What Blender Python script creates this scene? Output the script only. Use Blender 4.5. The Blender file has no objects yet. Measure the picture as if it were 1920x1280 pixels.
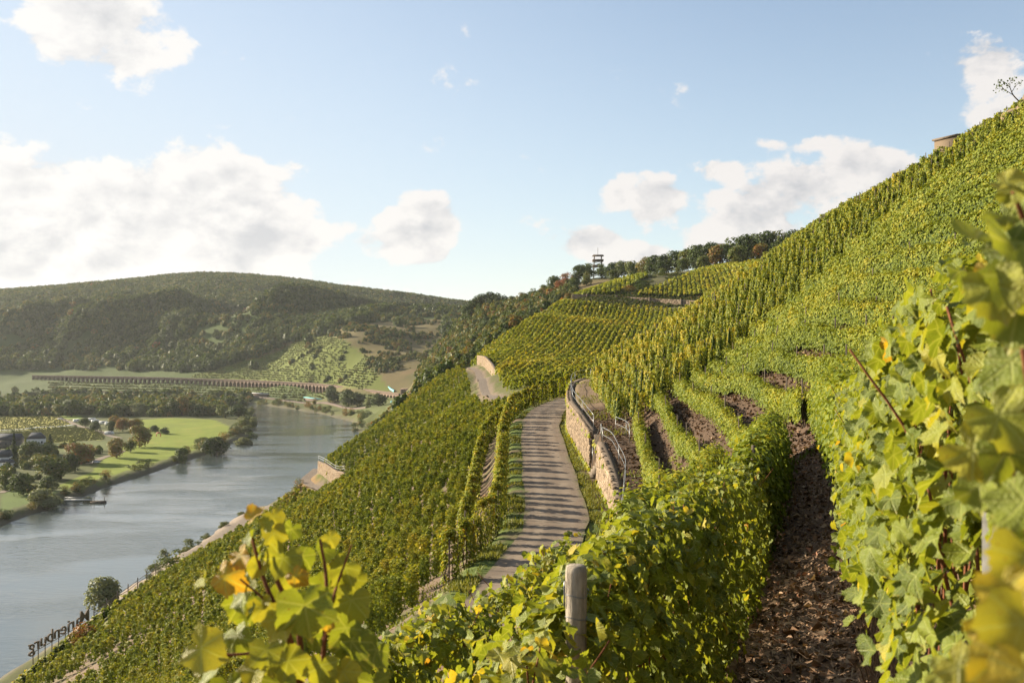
import bpy, math, random
import numpy as np
from mathutils import Vector, Matrix
R = math.radians
rng = np.random.default_rng(7)
random.seed(7)
scene = bpy.context.scene
C = scene.collection

# ------------------------------------------------------------------ camera
F, CX, CY = 1867.0, 960.0, 640.0            # 35 mm lens on a 36 mm sensor, picture measured at 1920 x 1280
cam_d = bpy.data.cameras.new('camera')
cam = bpy.data.objects.new('camera', cam_d); C.objects.link(cam)
cam.location = (0, 0, 0); cam.rotation_euler = (R(90), 0, 0)
cam_d.lens = 35.0; cam_d.sensor_width = 36.0
cam_d.clip_start = 0.05; cam_d.clip_end = 30000
cam_d.dof.use_dof = True; cam_d.dof.focus_distance = 28.0; cam_d.dof.aperture_fstop = 6.3
scene.camera = cam

# ------------------------------------------------------------------ render settings
scene.render.engine = 'CYCLES'
cy = scene.cycles
cy.max_bounces = 6; cy.diffuse_bounces = 3; cy.glossy_bounces = 3; cy.transmission_bounces = 4
cy.transparent_max_bounces = 6; cy.volume_bounces = 1
cy.use_denoising = True
cy.sample_clamp_indirect = 6.0
cy.caustics_reflective = False; cy.caustics_refractive = False
vs = scene.view_settings
scene.display_settings.display_device = 'sRGB'
vs.view_transform = 'Standard'; vs.look = 'None'; vs.gamma = 1.0; vs.use_curve_mapping = False
EXPOSURE = 1.6
vs.exposure = EXPOSURE
HAZE = 0.00003                              # density of the air box

# ------------------------------------------------------------------ sun and sky
SUN_AZ, SUN_EL = R(-65), R(20)              # azimuth measured from the view direction (+Y) towards +X
sd = Vector((math.sin(SUN_AZ)*math.cos(SUN_EL), math.cos(SUN_AZ)*math.cos(SUN_EL), math.sin(SUN_EL)))
sl = bpy.data.lights.new('sun', 'SUN'); sun = bpy.data.objects.new('sun', sl); C.objects.link(sun)
sl.energy = 5.0; sl.angle = R(0.55); sl.color = (1.0, 0.87, 0.66)
sun.rotation_euler = sd.to_track_quat('Z', 'Y').to_euler()
sun.location = sd * 300

world = bpy.data.worlds.new('World'); scene.world = world; world.use_nodes = True
wt = world.node_tree; wt.nodes.clear()
SKY_STRENGTH = 0.06

class NB:
    """small helper for wiring math nodes"""
    def __init__(s, tree): s.t = tree
    def n(s, kind, **kw):
        nd = s.t.nodes.new(kind)
        for k, v in kw.items(): setattr(nd, k, v)
        return nd
    def put(s, sock, v):
        if hasattr(v, 'is_output'): s.t.links.new(v, sock)
        else: sock.default_value = v
    def m(s, op, a, b=None, c=None, clamp=False):
        nd = s.n('ShaderNodeMath', operation=op); nd.use_clamp = clamp
        s.put(nd.inputs[0], a)
        if b is not None: s.put(nd.inputs[1], b)
        if c is not None: s.put(nd.inputs[2], c)
        return nd.outputs[0]
    def noise(s, vec, scale, detail=6, rough=.55, dist=0.0):
        nd = s.n('ShaderNodeTexNoise'); nd.noise_dimensions = '3D'
        if vec is not None: s.put(nd.inputs['Vector'], vec)
        nd.inputs['Scale'].default_value = scale; nd.inputs['Detail'].default_value = detail
        nd.inputs['Roughness'].default_value = rough; nd.inputs['Distortion'].default_value = dist
        return nd.outputs['Fac']
    def mix(s, f, a, b, blend='MIX'):
        nd = s.n('ShaderNodeMix', data_type='RGBA', blend_type=blend)
        s.put(nd.inputs[0], f)
        s.put(nd.inputs[6], a if hasattr(a, 'is_output') else (*a, 1)[:4])
        s.put(nd.inputs[7], b if hasattr(b, 'is_output') else (*b, 1)[:4])
        return nd.outputs[2]
    def sstep(s, v, a, b):
        nd = s.n('ShaderNodeMapRange', interpolation_type='SMOOTHSTEP')
        s.put(nd.inputs[0], v); s.put(nd.inputs[1], a); s.put(nd.inputs[2], b)
        return nd.outputs[0]
    def ramp(s, f, stops):
        nd = s.n('ShaderNodeValToRGB'); s.put(nd.inputs[0], f); e = nd.color_ramp.elements
        while len(e) < len(stops): e.new(0.5)
        for el, (p, c) in zip(e, stops): el.position = p; el.color = (*c, 1)
        return nd.outputs[0]

def build_world():
    b = NB(wt)
    sky = b.n('ShaderNodeTexSky', sky_type='NISHITA'); sky.sun_disc = False
    sky.sun_elevation = SUN_EL; sky.sun_rotation = SUN_AZ
    sky.altitude = 200; sky.air_density = 1.0; sky.dust_density = 0.35; sky.ozone_density = 1.0
    tc = b.n('ShaderNodeTexCoord'); d = tc.outputs['Generated']
    sp = b.n('ShaderNodeSeparateXYZ'); b.put(sp.inputs[0], d)
    az = b.m('ARCTAN2', sp.outputs[0], sp.outputs[1])
    el = b.m('ARCSINE', sp.outputs[2])
    # cloud noise lives on the direction, stretched sideways a little
    mp = b.n('ShaderNodeMapping'); b.put(mp.inputs[0], d); mp.inputs['Scale'].default_value = (1.0, 1.0, 1.5)
    n1 = b.noise(mp.outputs[0], 13.0, 10, .60, .1)
    mp2 = b.n('ShaderNodeMapping'); b.put(mp2.inputs[0], d); mp2.inputs['Scale'].default_value = (1.0, 1.0, 1.5)
    mp2.inputs['Location'].default_value = (-.016, .004, .018)
    n2 = b.noise(mp2.outputs[0], 13.0, 7, .56, .1)
    big = b.noise(mp.outputs[0], 2.3, 3, .5)
    blobs = [  # (u, v, ru, rv, weight) measured on the photograph, turned into azimuth / elevation
        (190, 40, 120, 85, 1.0), (250, 110, 95, 70, 1.0), (150, -30, 130, 70, 1.0), (320, 80, 50, 60, .62), (300, 160, 60, 40, .5), (165, 190, 60, 40, .5),
        (60, 440, 230, 140, 1.25), (220, 420, 190, 125, 1.2), (390, 410, 170, 120, 1.25), (495, 455, 120, 95, 1.15), (320, 320, 60, 42, .85),
        (430, 340, 70, 50, .8), (-60, 500, 300, 120, 1.0), (300, 520, 380, 70, .9), (585, 470, 48, 55, .75),
        (792, 425, 74, 62, 1.2), (775, 465, 80, 36, .85), (695, 465, 34, 40, .5), (690, 500, 60, 18, .42),
        (1166, 358, 36, 36, .75), (1240, 378, 62, 56, .9), (1118, 457, 58, 34, 1.0), (1192, 480, 60, 28, 1.0),
        (1420, 425, 130, 50, .9), (1520, 370, 130, 75, .85), (1610, 325, 110, 55, .85), (1350, 318, 50, 24, .62), (1440, 268, 60, 22, .6), (1520, 272, 50, 26, .62),
        (1345, 380, 70, 30, .5), (1860, 130, 95, 62, .85), (1870, 215, 90, 40, .7), (550, 310, 26, 14, .5), (420, 238, 30, 14, .5),
        (2300, 420, 260, 120, 1.0), (2900, 300, 260, 150, 1.0), (-700, 420, 330, 130, 1.0), (-800, 60, 200, 110, .9), (2400, 60, 240, 90, .85)]
    field = None
    for (u, v, ru, rv, w) in blobs:
        a0 = math.atan((u-CX)/F); e0 = math.atan(-(v-CY)/F*math.cos(a0)); ra = ru/F*math.cos(a0)**2*1.1; re = rv/F*math.cos(a0)*1.05
        da = b.m('DIVIDE', b.m('SUBTRACT', az, a0), ra)
        de = b.m('DIVIDE', b.m('SUBTRACT', el, e0), re)
        r2 = b.m('ADD', b.m('MULTIPLY', da, da), b.m('MULTIPLY', de, de))
        val = b.m('MULTIPLY', b.m('EXPONENT', b.m('MULTIPLY', r2, -0.9)), w)
        field = val if field is None else b.m('SMOOTH_MAX', field, val, .25)
    # the rest of the sky carries the same broken cumulus
    back = b.m('MULTIPLY', b.sstep(b.m('ABSOLUTE', az), .75, 1.2), b.sstep(big, .48, .72))
    field = b.m('MAXIMUM', field, b.m('MULTIPLY', back, .8))
    T = b.m('ADD', field, b.m('MULTIPLY', b.m('SUBTRACT', n1, .5), 1.9))
    mask = b.sstep(T, .43, .60)
    thick = b.sstep(T, .60, 1.15)
    relief = b.m('MULTIPLY', b.m('SUBTRACT', n1, n2), 4.5)
    lit = b.m('ADD', b.m('SUBTRACT', 1.0, b.m('MULTIPLY', thick, .42)), relief, clamp=True)
    sunside = b.m('SUBTRACT', 1.0, b.sstep(az, -.6, .4))
    k = 1.0/(SKY_STRENGTH*2**EXPOSURE)
    dark = b.mix(sunside, (.52*k, .54*k, .58*k), (.72*k, .725*k, .735*k))
    brig = b.mix(sunside, (.90*k, .865*k, .84*k), (1.0*k, .98*k, .95*k))
    cloud = b.mix(lit, dark, brig)
    # thin high haze near the skyline, stronger towards the sun
    veil = b.m('ADD', b.m('MULTIPLY', b.sstep(el, .45, .0), b.m('ADD', b.m('MULTIPLY', sunside, .25), .30)), b.m('ADD', b.m('MULTIPLY', sunside, .40), .10))
    base = b.mix(veil, sky.outputs[0], (.74*k, .80*k, .86*k))
    col = b.mix(b.m('MULTIPLY', mask, .97), base, cloud)
    bg = b.n('ShaderNodeBackground'); b.put(bg.inputs[0], col); bg.inputs[1].default_value = SKY_STRENGTH
    out = b.n('ShaderNodeOutputWorld'); wt.links.new(bg.outputs[0], out.inputs[0])
build_world()
# ------------------------------------------------------------------ terrain: surveyed points -> smooth height field
def P(u, v, Y): return ((u-CX)/F*Y, Y, -(v-CY)/F*Y)
RIVER_Z = -75.0
def on_plane(u, v, z=RIVER_Z):
    Y = -z*F/(v-CY); return ((u-CX)/F*Y, Y)

def feat(x, y):
    yy = y+10.0
    return np.arctan2(x, yy), np.log(np.hypot(x, yy))
class TPS:
    def __init__(s, pts, lam=1e-4):
        p = np.array(pts, float); a, l = feat(p[:, 0], p[:, 1]); s.A = np.stack([a*1.6, l], 1)
        t = p[:, 2]/np.exp(l); n = len(p)
        K = s.k(s.A, s.A)+lam*np.eye(n); Pm = np.column_stack([np.ones(n), s.A])
        M = np.zeros((n+3, n+3)); M[:n, :n] = K; M[:n, n:] = Pm; M[n:, :n] = Pm.T
        sol = np.linalg.solve(M, np.concatenate([t, np.zeros(3)])); s.w, s.c = sol[:n], sol[n:]
    def k(s, X, Z):
        r2 = ((X[:, None, :]-Z[None, :, :])**2).sum(-1)
        return .5*r2*np.log(r2+1e-12)
    def __call__(s, x, y):
        x = np.asarray(x, float); y = np.asarray(y, float); sh = x.shape
        a, l = feat(x.ravel(), y.ravel()); X = np.stack([a*1.6, l], 1); out = np.empty(len(X))
        for i in range(0, len(X), 20000):
            out[i:i+20000] = s.k(X[i:i+20000], s.A)@s.w + s.c[0]+X[i:i+20000]@s.c[1:]
        return (out*np.exp(l)).reshape(sh)

hill_pts = [
    # around the camera
    (0, 0, -1.9), (-1.2, 0, -2.35), (.7, 0, -1.6), (3, 0, -.3), (8, 0, 2.6), (16, 0, 7.6), (-4, 0, -4.2), (-8, 0, -6.6), (-20, 0, -14.), (0, -7, -1.2), (-8, -7, -6), (8, -7, 3.4), (30, 0, 15),
    (.3, 4.7, -2.95), (1.9, 9.5, -3.2), (5, 20, -3.8), (8.0, 28, -3.9), (1.15, 2, -1.85), (2.8, 7.3, -2.45), (4.7, 13, -2.7), (7.0, 20, -2.7), (9.3, 28, -2.9),
    (-.6, 7, -3.9), (.85, 11.9, -4.3), (3.3, 20, -4.8), (5.4, 26, -5.0), (7, 14, -1.2), (10, 20, -.9), (13, 28, -.5), (20, 28, 4.1), (14, 14, 3.2), (26, 30, 8.6), (36, 40, 15.5),
    # road bench
    (-5.62, 32.5, -10.75), (-2.05, 39.68, -10.62), (0.65, 48.35, -10.85), (2.51, 58.17, -11.1), (2.78, 63.55, -10.72), (2.79, 74.37, -10.23), (2.81, 85.5, -9.62), (2.83, 97.06, -8.9), (3.54, 108.8, -8.16), (5.28, 125.1, -7.65), (9.26, 145.38, -7.41), (17.42, 162.62, -6.68),
    # above the wall (the wall step itself is added later)
    (8.3, 60, -8.3), (8.5, 69, -7.0), (8.3, 80, -6.2), (8.2, 97, -5.2), (9.0, 110, -4.6),
    (10.9, 47.2, -5.9), (11.3, 59, -5.4), (11.1, 70.8, -5.0), (10.9, 86, -4.3), (11.8, 99, -3.4), (16, 70.8, -3.0), (18.2, 82.5, -1.65), (13.8, 46, -3.0), (19, 50.5, .2), (20, 60, 1.3), (24, 90, 3.3),
    # steep upper slope and its skyline
    (25.5, 140, 3.0), (30, 120, 6.4), (36, 125, 11.3), (40.0, 100, 15.0), (41.5, 85, 17.0), (37, 70, 14.6), (28, 70, 7.4), (28, 100, 7.6), (46, 110, 17.5), (50, 80, 21.5), (60, 100, 25), (90, 100, 31), (52, 60, 24),
    (45, 150, 13.5), (60, 160, 19), (90, 180, 27), (33, 175, 1.5),
    # vineyard below the road
    (-6.95, 49.82, -14.42), (-23.99, 82.65, -25.73), (-17.68, 108.8, -19.99), (-6.8, 108.8, -13.19), (-40.58, 101.44, -35.16), (-56.8, 142, -40.9), (-31.53, 150.5, -26.66), (-11.47, 150.5, -13.9), (-13.25, 66.25, -18.42), (-60.53, 94.15, -47.08), (-33, 52.8, -30.36),
    (-76.54, 148.79, -52.22), (-70.41, 164.38, -47.13), (-53.25, 195, -38.25), (-43.76, 227.14, -29.98), (-35.07, 251.62, -23.79), (-30.48, 284.77, -19.7), (-13.33, 310, -8.68), (-83.4, 125.1, -56.99),
    (-38.43, 211, -31.65), (-21.1, 211, -21.85), (-15.25, 251.62, -15.55), (-4.46, 185.83, -10.85), (-2.35, 173.22, -10.42), (-7.61, 243.43, -9.43),
    # the hidden side drops to the river
    (-109.1, 164.38, -78.55), (-153.3, 167.9, -113.88), (-93.89, 227.14, -75.71), (-143.86, 227.14, -121.14), (-74.06, 293.14, -64.8), (-131.75, 310, -124), (-57.73, 364.62, -63.81), (-112.79, 391, -120.31), (-99.75, 79.8, -70.49), (-146.3, 79.8, -103.74), (-110, 0, -70), (-60, 10, -38),
    # vineyard behind the track up to the upper wall
    (-1.05, 198.19, -9.91), (15.75, 227.14, -7.57), (-12.98, 318.35, -8.04), (7.48, 351.19, -0.92), (-42, 325, -28), (-24, 395, -17), (-4, 470, -4), (8.6, 400, 7.6), (25.66, 478.5, 17.6), (49.63, 391, 5.41), (73.65, 441.92, 13.26), (32.58, 429.42, 8.88), (14.81, 429.42, 9.48), (30.86, 293.14, -5.4), (16, 466, 15.6),
    (32.9, 490.57, 22.22), (71.96, 560, 36.4), (132.38, 537.43, 39.6), (91.45, 502.5, 25.84), (56, 560, 32.0), (100, 565, 38.5), (165, 545, 49),
    # ridge with trees, then the scrub spur running down to the river
    (141.62, 605, 47.0), (100.71, 648, 43.5), (78, 728, 44.5), (66.91, 782.75, 50.0), (40.8, 765, 40.8), (17.12, 800, 34.25), (-9.05, 845, 28.97), (-28.29, 872.14, 24.16), (-53.38, 908.57, 11.92), (-80.3, 935, -25.08), (-98.75, 966, -61), (204.38, 626.75, 54),
    (112.5, 800, 45), (93.14, 884.86, 25.61), (165.75, 765, 53.55), (22.71, 908.57, 13.63), (-32.2, 966, -6.44), (-71.4, 1020, -40.8),
    (-32.1, 668.75, -8.69), (-61.03, 637.44, -35.26), (-2.74, 615.94, 4.79), (13.88, 582.75, 12.49), (0, 728, 18.2), (-37.88, 782.75, 1.26), (-89.25, 765, -48.45), (-124.29, 807.86, -79.54), (-69.86, 884.86, -19.79), (-107.89, 908.57, -56.79), (-126.5, 935, -72.6),
    (-65.25, 478.5, -43.5), (-29.46, 441.92, -11.78), (-121.43, 514.29, -102.86), (-130.03, 615.94, -104.03), (-136.5, 728, -104), (-143.14, 858.86, -95.43), (-119.75, 999.68, -68.73),
]
TH = TPS(hill_pts)
def pv(u, v, Y): x, y, z = P(u, v, Y); return (x, y, z)
far_pts = [pv(*q) for q in [
    (640, 640, 1330), (720, 650, 1300), (830, 603, 1500), (760, 610, 1480), (650, 606, 1520), (600, 628, 1480), (800, 650, 1330), (770, 690, 1150), (700, 690, 1180),
    (600, 733, 1235), (700, 742, 1085), (500, 727, 1310), (400, 722.5, 1390), (250, 718, 1450), (100, 715.5, 1505), (0, 713, 1530), (-300, 705, 1600), (740, 747, 1040),
    (690, 765, 960), (600, 757, 1120), (520, 747, 1230), (400, 741, 1300), (200, 738, 1345), (0, 737, 1370), (-300, 737, 1400), (760, 752, 960),
    (430, 690, 1450), (520, 665, 1480), (540, 622, 1540), (470, 640, 1530), (560, 690, 1330), (640, 690, 1260),
    (0, 660, 1690), (200, 660, 1670), (340, 655, 1650), (0, 600, 1950), (80, 588, 1980), (180, 590, 1960), (320, 580, 2000), (450, 575, 2050), (600, 600, 1850), (700, 592, 1800), (830, 592, 1800),
    (-300, 640, 1750), (-300, 575, 2300), (-900, 640, 1700), (-900, 580, 2400),
    (0, 556, 2350), (150, 543, 2450), (250, 534, 2500), (360, 521, 2550), (450, 523, 2600), (560, 533, 2600), (640, 545, 2550), (740, 558, 2450), (800, 568, 2400), (850, 577, 2350), (950, 585, 2300), (1100, 590, 2300),
    (360, 545, 3200), (0, 575, 3200), (800, 585, 3200), (640, 565, 3200), (1100, 600, 1700), (950, 610, 1500), (1200, 640, 1400), (-900, 620, 3300), (1300, 600, 3300)]]
TF = TPS(far_pts)

left_bank = [(-945, 1197), (-667, 1197), (-487, 1197), (-352, 1165), (-301, 1125), (-268, 1037), (-231, 903), (-212, 814), (-203, 683), (-206, 583), (-209, 509), (-208, 475), (-208, 431), (-207, 400), (-238, 330), (-262, 250), (-280, 100), (-290, -80)]
right_bank = [(-120, -80), (-116, 120), (-113, 240), (-116, 290), (-117, 330), (-117, 420), (-113, 445), (-109, 520), (-108, 620), (-108, 720), (-114, 800), (-131, 835), (-150, 930), (-200, 1037), (-287, 1167), (-319, 1197), (-375, 1250), (-518, 1273), (-667, 1290), (-945, 1300)]
river_poly = np.array(left_bank+right_bank, float)
def seg_dist(x, y, line, closed=False):
    L = np.asarray(line, float); n = len(L); best = np.full(x.shape, 1e9)
    for i in range(n if closed else n-1):
        a, c = L[i], L[(i+1) % n]; d = c-a; q = d@d+1e-9
        t = np.clip(((x-a[0])*d[0]+(y-a[1])*d[1])/q, 0, 1)
        best = np.minimum(best, np.hypot(x-a[0]-t*d[0], y-a[1]-t*d[1]))
    return best
def in_poly(x, y, poly):
    p = np.asarray(poly, float); ins = np.zeros(x.shape, bool); j = len(p)-1
    for i in range(len(p)):
        xi, yi = p[i]; xj, yj = p[j]
        c = ((yi > y) != (yj > y)) & (x < (xj-xi)*(y-yi)/((yj-yi) if yj != yi else 1e-9)+xi)
        ins ^= c; j = i
    return ins
def smax(a, b, k): return .5*(a+b+np.sqrt((a-b)**2+k*k))
def sst(x, a, b):
    t = np.clip((x-a)/(b-a), 0, 1); return t*t*(3-2*t)
def vnoise(x, y, s=1.0, seed=0):
    """value noise in numpy, about -1..1"""
    X = x/s; Y = y/s; xi = np.floor(X).astype(np.int64); yi = np.floor(Y).astype(np.int64)
    fx = X-xi; fy = Y-yi; fx = fx*fx*(3-2*fx); fy = fy*fy*(3-2*fy)
    def h(i, j):
        v = (i*374761393 + j*668265263 + seed*1442695041) & 0xFFFFFFFF
        v = ((v ^ (v >> 13))*1274126177) & 0xFFFFFFFF
        return ((v ^ (v >> 16)) & 0xFFFF)/32767.5-1
    return (h(xi, yi)*(1-fx)+h(xi+1, yi)*fx)*(1-fy)+(h(xi, yi+1)*(1-fx)+h(xi+1, yi+1)*fx)*fy

ROAD = np.array([(-8.6, 24, -12.3), (-3.6, 32.5, -11.8), (-0.75, 39.68, -11.2), (1.0, 48.35, -10.95), (2.45, 58.17, -11.04), (2.78, 63.55, -10.66), (2.79, 74.37, -10.16), (2.81, 85.5, -9.55), (2.83, 97.06, -8.9), (3.3, 107, -8.3), (4.6, 117, -7.9), (7.4, 127, -7.5), (12.0, 135.5, -7.2), (19.0, 142, -6.8), (28, 147, -6.4)])
def smooth_line(pts, n=8):
    p = np.asarray(pts, float); out = []
    q = np.vstack([2*p[0]-p[1], p, 2*p[-1]-p[-2]])
    for i in range(1, len(q)-2):
        for t in np.linspace(0, 1, n, endpoint=False):
            a, b_, c, d = q[i-1], q[i], q[i+1], q[i+2]
            out.append(.5*((2*b_)+(-a+c)*t+(2*a-5*b_+4*c-d)*t*t+(-a+3*b_-3*c+d)*t**3))
    out.append(p[-1]); return np.array(out)
ROADS = smooth_line(ROAD, 6)
# face of the retaining wall beside the road (x, y) and height of its top above the road
WALL = np.array([(6.28, 58.17), (6.33, 62.2), (6.26, 68.95), (6.22, 74.37), (5.99, 79.8), (5.76, 88.37), (5.53, 97.06), (6.2, 107.3), (7.6, 117.5), (10.3, 125.8), (14.2, 132.5)], float)
WALL_H = np.array([0.93, 2.12, 2.92, 3.12, 3.19, 3.28, 3.37, 3.4, 3.31, 2.94, 1.7])
WALLS = smooth_line(np.column_stack([WALL, WALL_H]), 6)
TRACK = np.array([(-13.62, 314.18), (-9.87, 293.14), (-7.96, 263.16), (-6.68, 235.27), (-5.12, 211), (-3.59, 191.32), (-2.5, 173.22), (-1.45, 159.13)], float)
LTRACK = np.array([(-44.74, 232.01), (-46.23, 227.14), (-44.32, 220.67), (-40.73, 214.22), (-37.62, 207.79), (-39.36, 202.98), (-43.7, 196.59), (-49.25, 187.66), (-55.48, 178.6)])

def line_lerp(x, y, L):
    """nearest distance to 3-column polyline and interpolated third column"""
    best = np.full(x.shape, 1e9); val = np.zeros(x.shape); side = np.zeros(x.shape)
    for i in range(len(L)-1):
        a, c = L[i], L[i+1]; d = c[:2]-a[:2]; q = d@d+1e-9
        t = np.clip(((x-a[0])*d[0]+(y-a[1])*d[1])/q, 0, 1)
        dx = x-a[0]-t*d[0]; dy = y-a[1]-t*d[1]; r = np.hypot(dx, dy); m = r < best
        best = np.where(m, r, best); val = np.where(m, a[2]+t*(c[2]-a[2]), val)
        side = np.where(m, d[1]*dx-d[0]*dy, side)      # > 0: to the right of the line
    return best, val, side

SPURS = [((430, 560, 2150), (300, 640, 1750), (165, 690, 1720), 58), ((620, 596, 1850), (470, 640, 1600), (340, 680, 1660), 54), ((250, 580, 2050), (150, 620, 1850), (20, 680, 1740), 52), ((520, 620, 1560), (500, 640, 1530), (460, 672, 1500), 14), ((60, 580, 2050), (-80, 620, 1900), (-200, 690, 1750), 40)]
def height(x, y, detail=True):
    x = np.asarray(x, float); y = np.asarray(y, float)
    zh = TH(x, y)
    # beyond the ridge the surveyed hill fades out
    zh = zh - 140*sst(y, 1020, 1320) - 60*sst(y, 860, 1100)*sst(x, 20, 160)
    z = zh.copy()
    # road bench cut into the slope
    near = (y < 190) & (np.abs(x) < 45)
    if near.any():
        xx, yy, zz = x[near], y[near], z[near]
        d, rz, _ = line_lerp(xx, yy, ROADS)
        w = 1-sst(d, 2.5, 5.4)
        zz = zz*(1-w)+(rz-.03)*w
        wd, wh, side = line_lerp(xx, yy, WALLS)
        inside = (yy > 57) & (yy < 136)
        sgn = np.where(side > 0, wd, -wd)
        lift = sst(sgn, .10, .40)*(1-sst(sgn, 1.6, 5.0))
        d2, rz2, _ = line_lerp(xx, yy, ROADS)
        target = rz2+wh-.12+.10*np.clip(sgn, 0, 6)
        fade = sst(yy, 56.5, 60)*(1-sst(yy, 126, 133))
        zz = np.where(inside & (side > 0), zz*(1-lift*fade)+target*lift*fade, zz)
        low = (1-sst(sgn, -.02, .12))*(1-sst(-sgn, 3.2, 4.6))*fade
        zz = np.where(inside, zz*(1-low)+np.minimum(zz, rz2-.02)*low, zz)
        z[near] = zz
    if detail:
        r = np.hypot(x, y)
        z += vnoise(x, y, .5, 3)*.05*(r < 60)+vnoise(x, y, 2.3, 4)*.08*sst(r, 10, 60)*(1-w_near_road(x, y))+vnoise(x, y, 14, 5)*.5*sst(y, 300, 560)
    far = y > 180
    if far.any():
        xf, yf = x[far], y[far]
        zf = np.where(yf > 880, TF(xf, np.maximum(yf, 900)), -100.0)
        for a, m_, b_, hgt in SPURS:
            pl = [P(*a), P(*m_), P(*b_)]; L = np.array(pl)
            d, _, side = line_lerp(xf, yf, L)
            zf = zf+hgt*np.exp(-(d/np.where(side > 0, 60, 48))**2)*sst(yf, 1500, 1700)*(1-sst(yf, 1760, 2020))
        if detail:
            zf += (vnoise(xf, yf, 160, 8)*12+vnoise(xf, yf, 70, 9)*6)*sst(yf, 1420, 1700)*(1-sst(yf, 2250, 2480))+vnoise(xf, yf, 30, 10)*1.2*sst(yf, 1100, 1300)
        zff = np.full(xf.shape, -72.6)
        if detail: zff = zff+vnoise(xf, yf, 40, 11)*.35
        z[far] = smax(smax(z[far], zf, 3.0), zff, 1.0)
    z = np.maximum(z, -73.0)
    riv = (x < -80) | (y > 700)
    if riv.any():
        xr, yr = x[riv], y[riv]
        d = seg_dist(xr, yr, river_poly, True); ins = in_poly(xr, yr, river_poly)
        sd_ = np.where(ins, -d, d)+vnoise(xr, yr, 9, 12)*1.6
        cap = np.where(sd_ < 0, RIVER_Z-.15+np.maximum(sd_*.35, -2.5), RIVER_Z-.15+sd_*.55+np.maximum(sd_-22, 0)*3)
        z[riv] = np.minimum(z[riv], cap)
    return z
def w_near_road(x, y):
    return ((y < 175) & (y > 20))*(1-sst(line_lerp(x, y, ROADS)[0], 2.6, 6.0))

def mesh_obj(name, V, faces, mat=None, parent=None, attrs=None, smooth=False, link=True):
    """faces: list of (n,3)/(n,4) int arrays. attrs: {name: (domain, array)} floats or rgba"""
    me = bpy.data.meshes.new(name); V = np.asarray(V, np.float32)
    me.vertices.add(len(V)); me.vertices.foreach_set('co', V.ravel())
    if not isinstance(faces, (list, tuple)): faces = [faces]
    faces = [np.asarray(f, np.int32) for f in faces if len(f)]
    nl = sum(f.size for f in faces); npol = sum(len(f) for f in faces)
    me.loops.add(nl); me.polygons.add(npol)
    me.loops.foreach_set('vertex_index', np.concatenate([f.ravel() for f in faces]))
    tot = np.concatenate([np.full(len(f), f.shape[1], np.int32) for f in faces])
    st = np.concatenate([[0], np.cumsum(tot)[:-1]]).astype(np.int32)
    me.polygons.foreach_set('loop_start', st); me.polygons.foreach_set('loop_total', tot)
    if smooth: me.polygons.foreach_set('use_smooth', np.ones(npol, bool))
    for k, (dom, arr) in (attrs or {}).items():
        arr = np.asarray(arr, np.float32)
        if arr.ndim == 1:
            a = me.attributes.new(k, 'FLOAT', dom); a.data.foreach_set('value', arr)
        else:
            a = me.attributes.new(k, 'FLOAT_COLOR', dom); a.data.foreach_set('color', np.column_stack([arr[:, :3], np.ones(len(arr))]).astype(np.float32).ravel())
    me.update(calc_edges=True)
    if mat is not None: me.materials.append(mat)
    if not link: return me
    return put(name, me, parent)
def put(name, me, parent=None):
    o = bpy.data.objects.new(name, me); C.objects.link(o)
    if parent is not None: o.parent = parent
    return o
def tag(o, label=None, cat=None, group=None, kind=None):
    if label: o['label'] = label
    if cat: o['category'] = cat
    if group: o['group'] = group
    if kind: o['kind'] = kind
    return o
def empty(name, loc, label=None, cat=None, group=None, rz=0.0):
    o = bpy.data.objects.new(name, None); C.objects.link(o); o.location = loc; o.rotation_euler = (0, 0, rz); o.empty_display_size = .1
    return tag(o, label, cat, group)
def new_mat(name):
    m = bpy.data.materials.new(name); m.use_nodes = True; m.node_tree.nodes.clear(); return m, NB(m.node_tree)
def finish(b, shader):
    o = b.n('ShaderNodeOutputMaterial'); b.t.links.new(shader, o.inputs[0])
def principled(b, col, rough=.8, spec=.3, normal=None, metal=0.0):
    p = b.n('ShaderNodeBsdfPrincipled'); b.put(p.inputs['Base Color'], col if hasattr(col, 'is_output') else (*col, 1))
    b.put(p.inputs['Roughness'], rough); b.put(p.inputs['Specular IOR Level'], spec); b.put(p.inputs['Metallic'], metal)
    if normal is not None: b.put(p.inputs['Normal'], normal)
    return p.outputs[0]
def bump(b, h, strength=.5, dist=.05):
    nd = b.n('ShaderNodeBump'); nd.inputs['Strength'].default_value = strength; nd.inputs['Distance'].default_value = dist
    b.put(nd.inputs['Height'], h); return nd.outputs[0]
def attr(b, name, typ='GEOMETRY'):
    nd = b.n('ShaderNodeAttribute', attribute_name=name, attribute_type=typ); return nd
def pos(b): return b.n('ShaderNodeNewGeometry').outputs['Position']

def pix(x, y, z):
    yy = np.maximum(y, .5)
    return CX+F*x/yy, CY-F*z/yy

# ---- the ground sheet: a fan that starts behind the camera and runs to the far hills
ta = np.concatenate([np.linspace(-75, -34, 22)[:-1], np.degrees(np.arctan(np.linspace(math.tan(R(-34)), math.tan(R(31)), 330))), np.linspace(31, 66, 18)[1:]])
TAf = np.radians(ta); LL = np.concatenate([np.linspace(math.log(7.), math.log(25), 90)[:-1], np.linspace(math.log(25), math.log(900), 330)[:-1], np.linspace(math.log(900), math.log(3400), 250)])
GA, GL = np.meshgrid(TAf, LL); gx = np.exp(GL)*np.sin(GA); gy = np.exp(GL)*np.cos(GA)-10
gz = height(gx, gy)
nr, nc = gx.shape
GU, GV = pix(gx, gy, gz)

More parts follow.
